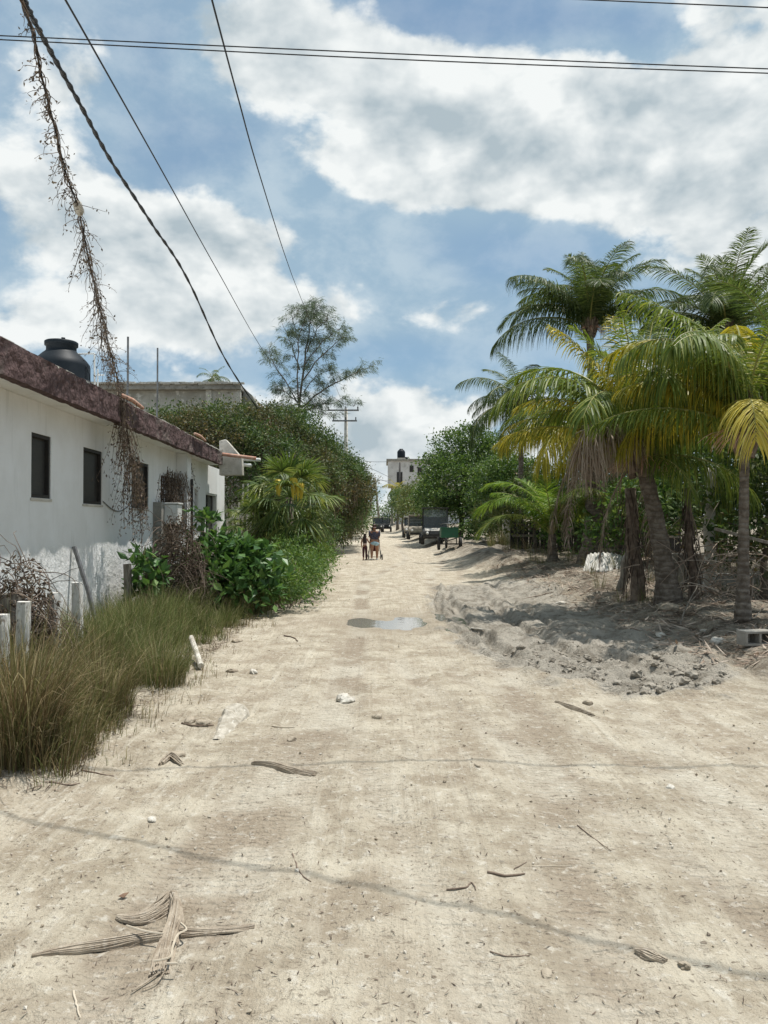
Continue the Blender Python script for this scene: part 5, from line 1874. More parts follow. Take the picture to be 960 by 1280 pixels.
    mb.raw(vv, [(k * 7 + q, (k + 1) * 7 + q, (k + 1) * 7 + q + 1, k * 7 + q + 1) for k in range(n) for q in range(6)])
    mb.F.append(np.array([[n * 7 + q for q in range(7)]]))
    mb.m.append(np.array([0]))
    tag(mb.build('buried_slab', plain('slab_stone', (0.50, 0.46, 0.385), (0.33, 0.295, 0.235), .95, 12, bump=.9, bscale=26, c3=(.60, .57, .50)), None, False), 'long pale stone slab half buried in the sand, pointing up the road', 'slab')
    # white broken post lying by the grass
    a, b = G(251, 838), G(240, 820)
    b.z += .16
    mb = MB()
    mb.tube([a + Vector((0, 0, .05)), a.lerp(b, .5) + Vector((0, 0, .05)), b + Vector((-.03, .08, .05))], [.032, .032, .03], 9)
    tag(mb.build('fallen_post', M['white_stone'], None, 'auto'), 'short white post fallen out of the grass onto the sand', 'post')
    # blue scrap
    c = G(313, 765)
    mb = MB()
    u = np.linspace(-1, 1, 9)
    U_, V_ = np.meshgrid(u, u)
    zz = .10 + .06 * fbm(U_ * 2.3, V_ * 2.3, 3, 77) * 2 - .05 * (U_ ** 2 + V_ ** 2)
    Vt = np.stack([c.x + U_ * .09, c.y + V_ * .09, c.z + .10 + zz], -1).reshape(-1, 3)
    I, J = np.meshgrid(np.arange(8), np.arange(8))
    q = (J * 9 + I).ravel()
    mb.raw(Vt, np.stack([q, q + 1, q + 10, q + 9], 1))
    so = mb.build('plastic_bag', plain('blue_plastic', (0.10, 0.28, 0.52), (0.25, 0.45, 0.62), .35, 20), None, True)
    so.modifiers.new('thickness', 'SOLIDIFY').thickness = .004
    tag(so, 'crumpled scrap of blue plastic in the grass', 'plastic bag')
    return stone


stone = build_right()
# ------------------------------------------------------------------ wires
def smooth(P, n=8):
    P = [Vector(p) for p in P]
    out = []
    for i in range(len(P) - 1):
        p0, p1, p2, p3 = P[max(i - 1, 0)], P[i], P[i + 1], P[min(i + 2, len(P) - 1)]
        for s in range(n):
            t = s / n
            out.append(0.5 * ((2 * p1) + (p2 - p0) * t + (2 * p0 - 5 * p1 + 4 * p2 - p3) * t * t + (3 * p1 - p0 - 3 * p2 + p3) * t ** 3))
    out.append(P[-1])
    return out


def wire(lb, P, r, grp='overhead wires', n=8, twist=0):
    P = [Vector(p) for p in P]
    if grp != 'far wires at the end of the road':     # the spans go on well past what is seen
        P = [P[0] + (P[0] - P[1]).normalized() * (7 if grp == 'overhead wires' else 16)] + P
        if grp == 'wires crossing over the road':
            P.append(P[-1] + (P[-1] - P[-2]).normalized() * 16)
    Q = smooth(P, n)
    mb = MB()
    mb.tube(Q, r, 7)
    if twist:
        for s in (0, 1):
            pts = [q + Vector((math.cos(i * 1.1 + s * PI), 0, math.sin(i * 1.1 + s * PI))) * r * .9 for i, q in enumerate(Q)]
            mb.tube(pts, r * .75, 6)
    return tag(mb.build('overhead_wire', M['black_wire'], None, True), lb, 'wire', grp), Q


def build_wires():
    wire('thick twisted black cable sagging down to the trees behind the white house',
         [at(8, -50, 5.2), at(30, 0, 5.8), at(60, 58, 6.7), at(100, 130, 7.9), at(140, 203, 9.6), at(190, 280, 12.2), at(235, 350, 15.5), at(285, 455, 22), at(330, 522, 31)], .017, n=14, twist=1)
    wire('thin straight wire in the middle of the three that run to the feathery tree', [at(55, -50, 6.2), at(82, 0, 6.8), at(120, 67, 7.8), at(206, 220, 11.5), at(270, 335, 18), at(330, 440, 31), at(372, 497, 43)], .010)
    wire('thin wire farthest right, running down to the tip of the feathery tree', [at(250, -60, 6.4), at(265, 0, 7.2), at(297, 120, 9.3), at(325, 220, 12.6), at(360, 330, 21), at(383, 390, 33), at(432, 514, 61.8)], .010)
    for (lb, y0, y1, y2, Y, r) in (('upper of the paired wires crossing the whole sky', 44.5, 66.5, 86, 5.823, .0046), ('lower of the paired wires crossing the whole sky', 49.5, 73.5, 91.5, 5.817, .0046)):
        wire(lb, [at(-260, y0 - 12, Y), at(0, y0, Y), at(480, y1, Y), at(960, y2, Y), at(1250, y2 + 8, Y)], r, 'wires crossing over the road')
    wire('short stretch of wire in the top right corner of the sky', [at(-200, -46, 5.886), at(300, -20, 5.886), at(720, -1, 5.886), at(960, 9.5, 5.886), at(1250, 24, 5.886)], .0048, 'wires crossing over the road')
    # the cable whose shadow slants over the road
    S = Vector((SUN.x / SUN.z, SUN.y / SUN.z, 1))
    a, b = G(-40, 1003), G(960, 1221)
    a2, b2 = a + (a - b) * .6, b + (b - a) * .8
    wire('cable high over the road, drawn slanting across it', [a2 + (a - b) * .7 + S * 9.5, a2 + S * 7.2, a + S * 6.2, (a + b) / 2 + S * 5.6, b + S * 5.5, b2 + S * 5.8], .0095, 'wires crossing over the road')
    # far wires between the bend pole and the white building
    for (y0, y1, yy) in ((575, 577, 0), (583, 597, 1), (592, 604, 2), (598, 601, 3)):
        lb = ['topmost', 'second', 'third', 'lowest'][yy] + ' far wire reaching the white building across the end of the road'
        wire(lb, [at(440, y0 - 4, 75), at(462, y0 + 2, 85), at(488, y1, 112)], .022, 'far wires at the end of the road')

    # dry vine climbing the service wire
    pts = [at(12, -45, 5.3), at(27, 0, 5.6), at(42, 45, 6.0), at(52, 95, 6.35), at(66, 150, 6.8), at(82, 215, 7.4), at(98, 262, 7.9), at(112, 330, 8.8), at(126, 390, 9.7), at(138, 440, 10.5), at(150, 484, 11.4)]
    o, Q = wire('service wire wrapped in dry vine, coming down to the roof edge of the white house', pts, .009, n=10)
    Q = Q[12:]
    t = thing('hanging_vine', 'long dry leafless vine wound round the service wire above the house roof', 'dry vine', Q[-1], 'dry vines on the wire and wall')
    mb, ml = MB(), MB()
    n = len(Q)
    for k in range(4):
        P = [q + Vector((math.cos(i * (.5 + .13 * k) + k * 2), math.sin(i * .6 + k), math.sin(i * (.55 + .1 * k) + k))) * (.010 + .035 * i / n) for i, q in enumerate(Q[4:])]
        mb.tube(P, .005, 4)
    Ls = []
    for k in range(210):
        u = random.random() ** .50
        i = int(u * (n - 1))
        w = .10 + .80 * u
        d = Vector((random.gauss(0, .8) + (-.6 if .25 < u < .6 and k % 3 == 0 else 0.1), random.gauss(0, .8), random.uniform(-.5, .45)))
        P = strand(mb, Q[i], random.uniform(.12, .42) * (1.3 if .45 < u < .62 else 1) * w + .06, d, .95, .0042, 6, .17)
        for p in P[2:]:
            if random.random() < .55:
                Ls.append(p)
    for k in range(40):                                    # denser tassel low down
        i = int(random.uniform(.62, .98) * (n - 1))
        P = strand(mb, Q[i], random.uniform(.3, .7), (random.uniform(-.25, .25), random.uniform(-.3, .3), -.9), .4, .005, 6, .10)
        Ls += P[1:]
    C = np.array([tuple(p) for p in Ls])
    C = np.concatenate([C, C + rng.normal(0, .02, C.shape)])
    leaf_quads(ml, C, rng.normal(0, 1, C.shape) + (0, 0, -.7), rand_dirs(len(C)), rng.uniform(.02, .05, len(C)), rng.uniform(.010, .028, len(C)), .3)
    mb.build('vine_stems', M['dead_vine'], t)
    ml.build('dry_leaves', M['dead_vine'], t)
    p = at(98, 260, 7.88)
    mb = MB()
    d = (Q[int(n * .62)] - Q[int(n * .55)]).normalized()
    Mq = d.to_track_quat('Z', 'Y').to_matrix()
    mb.lathe([(.0, -.09), (.035, -.085), (.045, -.06), (.048, 0), (.045, .06), (.035, .085), (0, .09)], p, 12, 0, Mq)
    tag(mb.build('cable_splice', M['pale_concrete'], None, True), 'grey capsule clamped on the vine wrapped wire', 'cable splice')

    def wallvine(lb, spots, n, L, wid):
        t = thing('hanging_vine', lb, 'dry vine', spots[0], 'dry vines on the wire and wall')
        mb, ml, Ls = MB(), MB(), []
        for k in range(n):
            a = random.choice(spots)
            a = a + Vector((random.gauss(0, wid * .5), random.gauss(0, wid), random.gauss(0, .05)))
            P = strand(mb, a, random.uniform(.4, 1) * L, (random.uniform(-.2, .25), random.uniform(-.3, .3), -.8), .55, .0055, 8, .06)
            Ls += P[1:]
        C = np.array([tuple(p) for p in Ls])
        C = np.repeat(C, 3, 0) + rng.normal(0, .03, (len(C) * 3, 3))
        leaf_quads(ml, C, rng.normal(0, .6, C.shape) + (0, 0, -.9), rand_dirs(len(C)), rng.uniform(.03, .075, len(C)), rng.uniform(.012, .032, len(C)), .3)
        mb.build('vine_stems', M['dead_vine'], t)
        ml.build('dry_leaves', M['dead_vine'], t)
    wallvine('dry vine curtain trailing from the roof edge down past the third window', [at(152, 492, 11.3), at(155, 500, 11.2), at(160, 540, 11.5), at(168, 575, 11.9), at(178, 600, 12.2)], 75, 1.25, .10)
    wallvine('dense brown dry vine growing over the barred opening of the house', [H(-3.9, 15.2, 2.6), H(-3.9, 15.7, 2.65), H(-3.88, 16.2, 2.6), H(-3.86, 15.6, 2.1), H(-3.86, 15.3, 2.0)], 130, 1.3, .22)
    wallvine('dry tuft of vine hanging from the drain pipe under the eave', [at(230, 573, 16.9), at(236, 570, 17.0), at(222, 580, 16.8), at(215, 590, 16.5)], 45, .8, .08)


build_wires()


# ------------------------------------------------------------------ parked vehicles
def wheel(p, r, w, parent, ax=(1, 0, 0)):
    Mw = Vector(ax).to_track_quat('Z', 'Y').to_matrix()
    mb = MB()
    mb.lathe([(r * .62, -w / 2), (r * .93, -w / 2), (r, -w * .3), (r, w * .3), (r * .93, w / 2), (r * .62, w / 2), (r * .60, 0), (r * .62, -w / 2)], p, 22, 0, Mw)
    o = mb.build('wheel', M['rubber'], parent, 'auto')
    mb = MB()
    mb.lathe([(0, -w * .30), (r * .25, -w * .34), (r * .60, -w * .25), (r * .61, w * .25), (r * .25, w * .34), (0, w * .30)], p, 18, 0, Mw)
    mb.build('rim', M['grey_metal'], o, 'auto')
    return o


def build_vehicles():
    gpaint = plain('green_paint', (0.020, 0.105, 0.055), (0.030, 0.135, 0.075), .5, 3, c3=(0.05, .09, .06))
    dark = plain('dark_body', (0.022, 0.022, 0.022), (0.045, 0.043, 0.04), .5, 4)
    dusty = plain('dusty_white', (0.50, 0.48, 0.44), (0.36, 0.335, 0.29), .7, 4)
    tan = plain('tan_body', (0.34, 0.30, 0.235), (0.22, 0.19, 0.145), .7, 5)
    glass, N, out = mat('clear_windscreen')
    gb, tb, mx = N.add('ShaderNodeBsdfPrincipled'), N.add('ShaderNodeBsdfTransparent'), N.add('ShaderNodeMixShader')
    gb.inputs['Base Color'].default_value = (.15, .16, .16, 1)
    gb.inputs['Roughness'].default_value = .12
    tb.inputs[0].default_value = (.85, .9, .88, 1)
    mx.inputs[0].default_value = .38
    N.l.new(tb.outputs[0], mx.inputs[1])
    N.l.new(gb.outputs[0], mx.inputs[2])
    N.l.new(mx.outputs[0], out.inputs[0])

    # cargo tricycle: green box in front on two wheels, cycle behind
    g = G(562, 687)
    x, y, z = g.x, g.y, gz(g.x, g.y)
    t = thing('cargo_tricycle', 'green cargo tricycle parked facing up the road, box between its two front wheels', 'tricycle', (x, y, z))
    mb = MB()
    W, Lb, h = 1.02, 1.05, .52
    x0, x1, y0, y1 = x - W / 2 + .06, x + W / 2 - .10, y - .35, y + .7
    zb = z + .62
    mb.box(((x0 + x1) / 2, y0, zb + h / 2), (x1 - x0, .04, h))
    mb.box(((x0 + x1) / 2, y1, zb + h / 2), (x1 - x0, .04, h))
    mb.box((x0 + .02, (y0 + y1) / 2, zb + h / 2), (.04, Lb - .045, h))
    mb.box((x1 - .02, (y0 + y1) / 2, zb + h / 2), (.04, Lb - .045, h))
    mb.box(((x0 + x1) / 2, (y0 + y1) / 2, zb + .03), (x1 - x0 - .09, Lb - .09, .05))
    mb.build('cargo_box', gpaint, t, bevel=.012)
    mb = MB()
    for dx in (x0 + .06, (x0 + x1) / 2, x1 - .06):
        mb.box((dx, y0 - .03, zb + h / 2), (.05, .018, h * .96))
    mb.box(((x0 + x1) / 2, y0 - .035, zb + h - .02), (x1 - x0 + .04, .03, .05))
    mb.build('box_ribs', gpaint, t)
    mb = MB()
    mb.bar((x - W / 2, y, z + .30), (x + W / 2, y, z + .30), .06)
    for dx in (-.35, .35):
        mb.bar((x + dx, y, z + .30), (x + dx, y, zb + .01), .05)
        mb.bar((x + dx, y + .1, zb - .03), (x + dx * .3, y + 1.5, z + .45), .05)
    mb.bar((x, y + .8, z + .45), (x, y + 2.1, z + .33), .05)
    mb.bar((x, y + 1.5, z + .45), (x, y + 1.62, z + .95), .045)
    mb.bar((x, y + .85, z + .5), (x, y + .80, z + 1.30), .04)
    mb.build('frame', dark, t)
    wheel((x - W / 2 - .04, y, z + .32), .33, .13, t)
    wheel((x + W / 2 + .04, y, z + .32), .33, .13, t)
    wheel((x, y + 2.1, z + .33), .33, .10, t)
    mb = MB()
    mb.tube([(x - .36, y + 1.0, z + 1.28), (x - .25, y + .85, z + 1.34), (x, y + .80, z + 1.31), (x + .25, y + .85, z + 1.34), (x + .36, y + 1.0, z + 1.28)], .018, 7)
    mb.build('handlebar', M['grey_metal'], t, True)
    mb = MB()
    mb.lathe([(0, -.04), (.12, -.03), (.15, .02), (.10, .06), (0, .07)], (x, y + 1.62, z + 1.0), 12)
    mb.build('saddle', M['rubber'], t, True)

    # utility carts: nose towards the camera
    def cart(lb, px, py, kind, w=1.5, hgt=1.95, L=2.9, body=dark, roofm=dark, sc=1.0, bed=None):
        g = G(px, py)
        x, y, z = g.x, g.y + .3, gz(g.x, g.y)
        t = thing(kind, lb, 'cart', (x, y + L / 2, z))
        q = lambda dx, dy, dz: Vector((x + dx * sc, y + dy * sc, z + dz * sc))
        mb = MB()
        # side outline of hood, floor, rear deck pushed across the width
        prof = [(0.05, .42), (0.0, .62), (0.06, .82), (.62, .98), (.74, .98), (.76, .48), (1.55, .46), (1.60, .72), (L, .72), (L, .36), (.1, .36)]
        mb.prism([q(-w / 2, a, b) for a, b in prof], (w * sc, 0, 0))
        mb.build('body', body, t, bevel=.03)
        mb = MB()
        mb.prism([q(-w / 2 + .12, a, b) for a, b in ((.055, .825), (.07, .86), (.62, 1.02), (.66, .99))], ((w - .24) * sc, 0, 0))
        mb.build('hood', dusty if kind == 'utility_cart' else body, t, bevel=.015)
        mb = MB()
        mb.box(q(0, -.03, .47), (w * .9 * sc, .07, .12))
        mb.build('bumper', M['rubber'], t, bevel=.02)
        for s in (-1, 1):
            mb = MB()
            mb.lathe([(0, -.02), (.08, -.015), (.09, .02), (0, .03)], q(s * w * .34, .015, .70), 12, 0, Vector((0, -1, 0)).to_track_quat('Z', 'Y').to_matrix())
            mb.build('headlight', M['white_pvc'], t, True)
        for s in (-1, 1):
            for (a, b) in (((.70, .97), (1.0, hgt - .05)), ((1.78, .72), (1.72, hgt - .05))):
                mb = MB()
                mb.bar(q(s * (w / 2 - .05), *a), q(s * (w / 2 - .07), *b), .05)
                mb.build('roof_post', dark, t)
        mb = MB()
        mb.box(q(0, 1.76, 1.22), ((w - .16) * sc, .03, .95 * sc))
        mb.build('cab_shade_panel', dark, t)  # dark panel added so the cab looks shaded behind the glass
        mb = MB()
        mb.box(q(0, 1.25, hgt - .01), (w * 1.02 * sc, 1.0 * sc, .07 * sc))
        mb.build('roof', roofm, t, bevel=.02)
        mb = MB()
        mb.prism([q(-w / 2 + .08, .725, 1.02), q(-w / 2 + .08, .745, 1.02), q(-w / 2 + .10, 1.005, hgt - .09), q(-w / 2 + .10, .985, hgt - .09)], ((w - .18) * sc, 0, 0))
        mb.build('windshield', glass, t)
        for s in (-1, 1):
            mb = MB()
            mb.box(q(s * w * .23, 1.32, .66), (w * .38 * sc, .5 * sc, .14 * sc))
            mb.box(q(s * w * .23, 1.60, .98), (w * .38 * sc, .12 * sc, .55 * sc))
            mb.build('seat', M['rubber'], t, bevel=.03)
        mb = MB()
        mb.tube([q(-w * .23 + .17 * math.cos(a), .98 + .06 * math.sin(a), 1.05 + .16 * math.sin(a)) for a in np.linspace(0, 2 * PI, 15)], .014, 6, 0, False)
        mb.build('steering_wheel', M['rubber'], t, True)
        for s in (-1, 1):
            for dy in (.42, L - .55):
                wheel(q(s * (w / 2 + .02), dy, .31), .31 * sc, .22 * sc, t)
        if bed:
            for s in (-1, 1):
                mb = MB()
                for k in range(5):
                    mb.box(q(s * w / 2, 2.3, .86 + k * .22), (.03, 1.25 * sc, .13))
                mb.build('side_slats', bed, t)
            for yy in (1.70, L - .02):
                mb = MB()
                for k in range(5):
                    mb.box(q(0, yy, .86 + k * .22), ((w - .04) * sc, .03, .13))
                for s in (-1, 1):
                    mb.box(q(s * (w / 2 - .05), yy - .03, 1.27), (.05, .025, 1.05))
                mb.build('end_slats', bed, t)
        return t
    cart('dark utility cart with windscreen and dusty white bonnet, parked behind the green tricycle', 546, 681, 'utility_cart', 1.62, 2.25, 2.9, dark)
    cart('cart with high pale slatted cargo sides parked behind the dark windscreened cart', 523, 675.5, 'slatted_cart', 1.35, 1.85, 3.0, tan, tan, 1.0, dusty)
    cart('brown cart with small pale roof, last of the row parked by the trees', 514, 672, 'parked_cart', 1.1, 1.75, 2.4, tan, dusty)
    cart('dark golf cart with grey roof driving far down the road', 472, 665.5, 'golf_cart', 1.25, 1.85, 2.4, dark, M['grey_metal'])
    cart('golf cart with flat white roof standing at the far bend beside the dark tree', 483, 665, 'golf_cart', 1.05, 2.35, 2.4, dark, M['white_pvc'])


build_vehicles()


# ------------------------------------------------------------------ people
def skin_mesh(name, joints, edges, mt, parent, sub=2):
    """joints: {name: (co, rx, ry)}; one continuous skin over the skeleton"""
    me = bpy.data.meshes.new(name)
    keys = list(joints)
    me.from_pydata([tuple(joints[k][0]) for k in keys], [(keys.index(a), keys.index(b)) for a, b in edges], [])
    o = bpy.data.objects.new(name, me)
    COL.objects.link(o)
    sk = o.modifiers.new('skin', 'SKIN')
    sk.use_smooth_shade = True
    for i, k in enumerate(keys):
        v = me.skin_vertices[0].data[i]
        v.radius = joints[k][1:3]
        v.use_root = (i == 0)
    ss = o.modifiers.new('sub', 'SUBSURF')
    ss.levels = ss.render_levels = sub
    dg = bpy.context.evaluated_depsgraph_get()
    dg.update()
    m2 = bpy.data.meshes.new_from_object(o.evaluated_get(dg))
    o.modifiers.clear()
    o.data = m2
    bpy.data.meshes.remove(me)
    m2.materials.append(mt)
    m2.polygons.foreach_set("use_smooth", np.ones(len(m2.polygons), bool))
    if parent:
        adopt(o, parent)
    return o


def build_people():
    skin = plain('skin', (0.36, 0.19, 0.12), (0.30, 0.155, 0.095), .5, 12)
    hair = plain('dark_hair', (0.022, 0.013, 0.010), (0.045, 0.026, 0.018), .5, 40, stretch=(4, 4, 1))
    hairl = plain('brown_hair', (0.060, 0.030, 0.022), (0.10, 0.05, 0.035), .5, 40, stretch=(4, 4, 1))
    shirt = plain('dark_patterned_cloth', (0.022, 0.022, 0.042), (0.085, 0.085, 0.13), .9, 26, c3=(0.26, 0.22, 0.25))
    denim = plain('light_denim', (0.30, 0.46, 0.54), (0.38, 0.54, 0.60), .9, 12)
    pink = plain('pale_pink_cloth', (0.55, 0.42, 0.42), (0.47, 0.35, 0.35), .9, 12)
    maroon = plain('dark_maroon_cloth', (0.050, 0.016, 0.022), (0.08, 0.025, 0.03), .9, 12)
    shoe = plain('white_shoe', (0.6, 0.6, 0.58), (0.45, 0.44, 0.42), .7, 12)
    tan = plain('sandal', (0.16, 0.09, 0.06), (0.10, 0.06, 0.04), .8, 12)

    def person(lb, g, Hh, kind):
        x, y = g.x, g.y
        z = gz(x, y)
        t = thing('person', lb, 'person', (x, y, z), 'people walking away down the road')
        k = Hh / 1.6
        wd = 1.28 if kind == 'w' else .86

        def V(dx, dy, dz):
            return Vector((x + dx * k, y + dy * k, z + dz * k))
        # walking away (+y): one foot ahead, heel of the other lifting; arms forward to the handle (woman)
        J = {'pel': (V(0, 0, .84), .150 * k * wd, .115 * k), 'sp1': (V(0, .01, .98), .115 * k * wd, .095 * k), 'sp2': (V(0, .02, 1.14), .135 * k * wd, .10 * k), 'ch': (V(0, .02, 1.27), .150 * k * wd, .09 * k),
             'nk': (V(0, .03, 1.37), .052 * k, .05 * k), 'hd0': (V(0, .04, 1.45), .070 * k, .078 * k), 'hd1': (V(0, .045, 1.52), .078 * k, .088 * k), 'hd2': (V(0, .03, 1.575), .05 * k, .06 * k)}
        E = [('pel', 'sp1'), ('sp1', 'sp2'), ('sp2', 'ch'), ('ch', 'nk'), ('nk', 'hd0'), ('hd0', 'hd1'), ('hd1', 'hd2')]
        for s, nm, fw in ((-1, 'l', -1), (1, 'r', 1)):
            J['sh' + nm] = (V(s * .17 * wd, .02, 1.30), .058 * k, .058 * k)
            if kind == 'w':
                arm = [(.215, .05, 1.08), (.19, .27, 1.00), (.185, .34, .99)]
            else:
                arm = [(.215 if s < 0 else .26, .0, 1.08), (.20 if s < 0 else .36, .06, .90 if s < 0 else 1.00), (.20 if s < 0 else .41, .08, .84 if s < 0 else 1.02)]
            for i, (q, rr) in enumerate(zip(arm, (.043, .033, .030))):
                J['a%d%s' % (i, nm)] = (V(s * q[0], q[1], q[2]), rr * k, rr * k)
            E += [('ch', 'sh' + nm), ('sh' + nm, 'a0' + nm), ('a0' + nm, 'a1' + nm), ('a1' + nm, 'a2' + nm)]
            a2 = Vector(J['a2' + nm][0])
            dv = (a2 - Vector(J['a1' + nm][0])).normalized()
            for f in range(5):                      # fingers, the last one the thumb
                side = Vector((0, 0, 1)) if kind == 'w' else Vector((0, 1, 0))
                b = a2 + dv * (.055 if f < 4 else .015) * k + side * ((f - 1.5) * .017 if f < 4 else -.03) * k
                e = b + dv * (.045 if f < 4 else .03) * k + Vector((-s * (.02 if f < 4 else .03), 0, -.02)) * k
                J['f%d%s' % (f, nm)] = (b, .0085 * k, .0085 * k)
                J['g%d%s' % (f, nm)] = (e, .007 * k, .007 * k)
                E += [('a2' + nm, 'f%d%s' % (f, nm)), ('f%d%s' % (f, nm), 'g%d%s' % (f, nm))]
            J['hp' + nm] = (V(s * .095 * wd, 0, .80), .105 * k * wd, .105 * k * wd)
            J['kn' + nm] = (V(s * .095 * wd, fw * .08 + .04, .455), .062 * k * wd, .062 * k * wd)
            J['cf' + nm] = (V(s * .095 * wd, fw * .12 - .02, .30), .056 * k * wd, .056 * k * wd)
            J['an' + nm] = (V(s * .09 * wd, fw * .17 - .03, .075 if fw > 0 else .10), .036 * k, .036 * k)
            J['to' + nm] = (V(s * .105 * wd, fw * .17 + .12, .035), .036 * k, .026 * k)
            E += [('pel', 'hp' + nm), ('hp' + nm, 'kn' + nm), ('kn' + nm, 'cf' + nm), ('cf' + nm, 'an' + nm), ('an' + nm, 'to' + nm)]
        skin_mesh('body', J, E, skin, t)
        # face: nose, eyes, mouth, ears
        mb = MB()
        hd = V(0, .045, 1.50)
        for s in (-1, 1):
            mb.lathe([(0, -.006 * k), (.012 * k, 0), (0, .006 * k)], hd + Vector((s * .032, .078, .012)) * k, 8)
            mb.lathe([(0, -.03 * k), (.014 * k, 0), (0, .03 * k)], hd + Vector((s * .080, -.005, .0)) * k, 8)
        mb.tube([hd + Vector((0, .085, .02)) * k, hd + Vector((0, .112, -.02)) * k, hd + Vector((0, .085, -.028)) * k], .010 * k, 6)
        mb.tube([hd + Vector((-.025, .078, -.052)) * k, hd + Vector((0, .088, -.055)) * k, hd + Vector((.025, .078, -.052)) * k], .006 * k, 6)
        mb.build('face', skin, t, True)
        # clothes follow the skeleton a little outside the skin
        g_ = .014 * k

        def grow(keys, mt, nm, edges, add=g_, repl=None):
            j = {q: (J[q][0], J[q][1] + add, J[q][2] + add) for q in keys}
            for q, v in (repl or {}).items():
                j[q] = v
            skin_mesh(nm, j, edges, mt, t)
        if kind == 'w':
            grow(['sp2', 'sp1', 'ch', 'shl', 'shr', 'a0l', 'a0r'], shirt, 'shirt', [('sp2', 'sp1'), ('sp2', 'ch'), ('ch', 'shl'), ('ch', 'shr'), ('shl', 'a0l'), ('shr', 'a0r'), ('ch', 'nk2'), ('sp1', 'wa')], .020 * k,
                 {'nk2': (V(0, .03, 1.345), .075 * k, .07 * k), 'wa': (V(0, .0, .90), .165 * k * wd, .125 * k)})
            grow(['pel', 'hpl', 'hpr'], denim, 'shorts', [('pel', 'hpl'), ('pel', 'hpr'), ('hpl', 'ql'), ('hpr', 'qr'), ('pel', 'wa')], .034 * k,
                 {'ql': (V(-.10 * wd, .0, .64), .100 * k * wd, .100 * k * wd), 'qr': (V(.10 * wd, .02, .64), .100 * k * wd, .100 * k * wd), 'wa': (V(0, .0, .93), .150 * k * wd, .115 * k)})
        else:
            grow(['sp2', 'sp1', 'ch', 'shl', 'shr'], pink, 'shirt', [('sp2', 'sp1'), ('sp2', 'ch'), ('ch', 'shl'), ('ch', 'shr'), ('sp1', 'wa')], .018 * k,
                 {'wa': (V(0, 0, .92), .135 * k * wd, .115 * k)})
            grow(['pel', 'hpl', 'hpr', 'knl', 'knr', 'cfl', 'cfr'], maroon, 'trousers', [('pel', 'hpl'), ('pel', 'hpr'), ('hpl', 'knl'), ('knl', 'cfl'), ('hpr', 'knr'), ('knr', 'cfr'), ('pel', 'wa'), ('cfl', 'bl'), ('cfr', 'br')], .014 * k,
                 {'wa': (V(0, .0, .93), .140 * k * wd, .115 * k), 'bl': (V(-.09 * wd, -.17, .15), .05 * k, .05 * k), 'br': (V(.09 * wd, .13, .13), .05 * k, .05 * k)})
        for s, nm in ((-1, 'l'), (1, 'r')):
            a, b = Vector(J['an' + nm][0]), Vector(J['to' + nm][0])
            mb = MB()
            mb.tube([a + Vector((0, -.05, -.045)) * k, a + Vector((0, .03, -.045)) * k, b + Vector((0, 0, -.012)) * k, b + Vector((0, .05, -.015)) * k], [.036 * k, .045 * k, .045 * k, .02 * k], 9)
            mb.build('shoe', shoe if kind == 'w' else tan, t, True)
        if kind == 'w':                               # hair up in a bun
            skin_mesh('hair', {'a': (V(0, .02, 1.53), .090 * k, .094 * k), 'b': (V(0, .02, 1.585), .075 * k, .08 * k), 'c': (V(0, -.01, 1.47), .072 * k, .055 * k), 'd': (V(.0, -.03, 1.655), .058 * k, .058 * k)},
                      [('a', 'b'), ('a', 'c'), ('b', 'd')], hairl, t)
        else:                                          # long loose hair down the back
            skin_mesh('hair', {'a': (V(0, .015, 1.53), .092 * k, .10 * k), 'b': (V(0, .015, 1.585), .07 * k, .08 * k), 'c': (V(0, -.05, 1.40), .115 * k, .055 * k), 'd': (V(0, -.095, 1.22), .135 * k, .045 * k), 'e': (V(0, -.11, 1.03), .11 * k, .035 * k)},
                      [('a', 'b'), ('a', 'c'), ('c', 'd'), ('d', 'e')], hair, t)
        return t, V, k
    Yp = 34.5
    gw = at(468, 703.3, Yp)
    person('woman walking away in a dark patterned top and pale denim shorts, pushing a stroller', gw, 1.56, 'w')
    gk = at(456, 703.5, Yp - .1)
    person('long haired child in dark trousers walking beside the woman with the stroller', gk, 1.17, 'c')
    # stroller just ahead of the woman
    x, y = gw.x, gw.y + .42
    z = gz(x, y)
    t = thing('stroller', 'dark baby stroller being pushed by the woman on the dirt road', 'stroller', (x, y, z))
    mb = MB()
    for s in (-1, 1):
        mb.tube([(x + s * .19, y - .08, z + .99), (x + s * .22, y + .15, z + .70), (x + s * .27, y + .62, z + .14)], .014, 6)
        mb.tube([(x + s * .24, y + .35, z + .48), (x + s * .33, y - .12, z + .13)], .014, 6)
    mb.tube([(x - .19, y - .08, z + .99), (x, y - .10, z + 1.0), (x + .19, y - .08, z + .99)], .017, 7)
    mb.tube([(x - .33, y - .12, z + .13), (x + .33, y - .12, z + .13)], .012, 6)
    mb.build('frame', M['black_plastic'], t, True)
    red = plain('dark_red_cloth', (0.12, 0.02, 0.02), (0.07, 0.015, 0.018), .9, 8)
    mb = MB()
    mb.prism([(x - .20, y + .12, z + .80), (x - .20, y + .20, z + .38), (x - .20, y + .55, z + .36), (x - .20, y + .55, z + .42), (x - .20, y + .25, z + .46), (x - .20, y + .16, z + .82)], (.40, 0, 0))
    mb.build('seat', red, t, bevel=.02)
    mb = MB()
    n = 9
    vv = []
    for i in range(n):
        a = PI * .1 + i / (n - 1) * PI * .62
        for j in range(7):
            b = -1 + j / 3
            vv.append((x + .23 * b, y + .28 - .30 * math.cos(a) * (1 - .15 * b * b), z + .68 + .30 * math.sin(a) * (1 - .25 * b * b)))
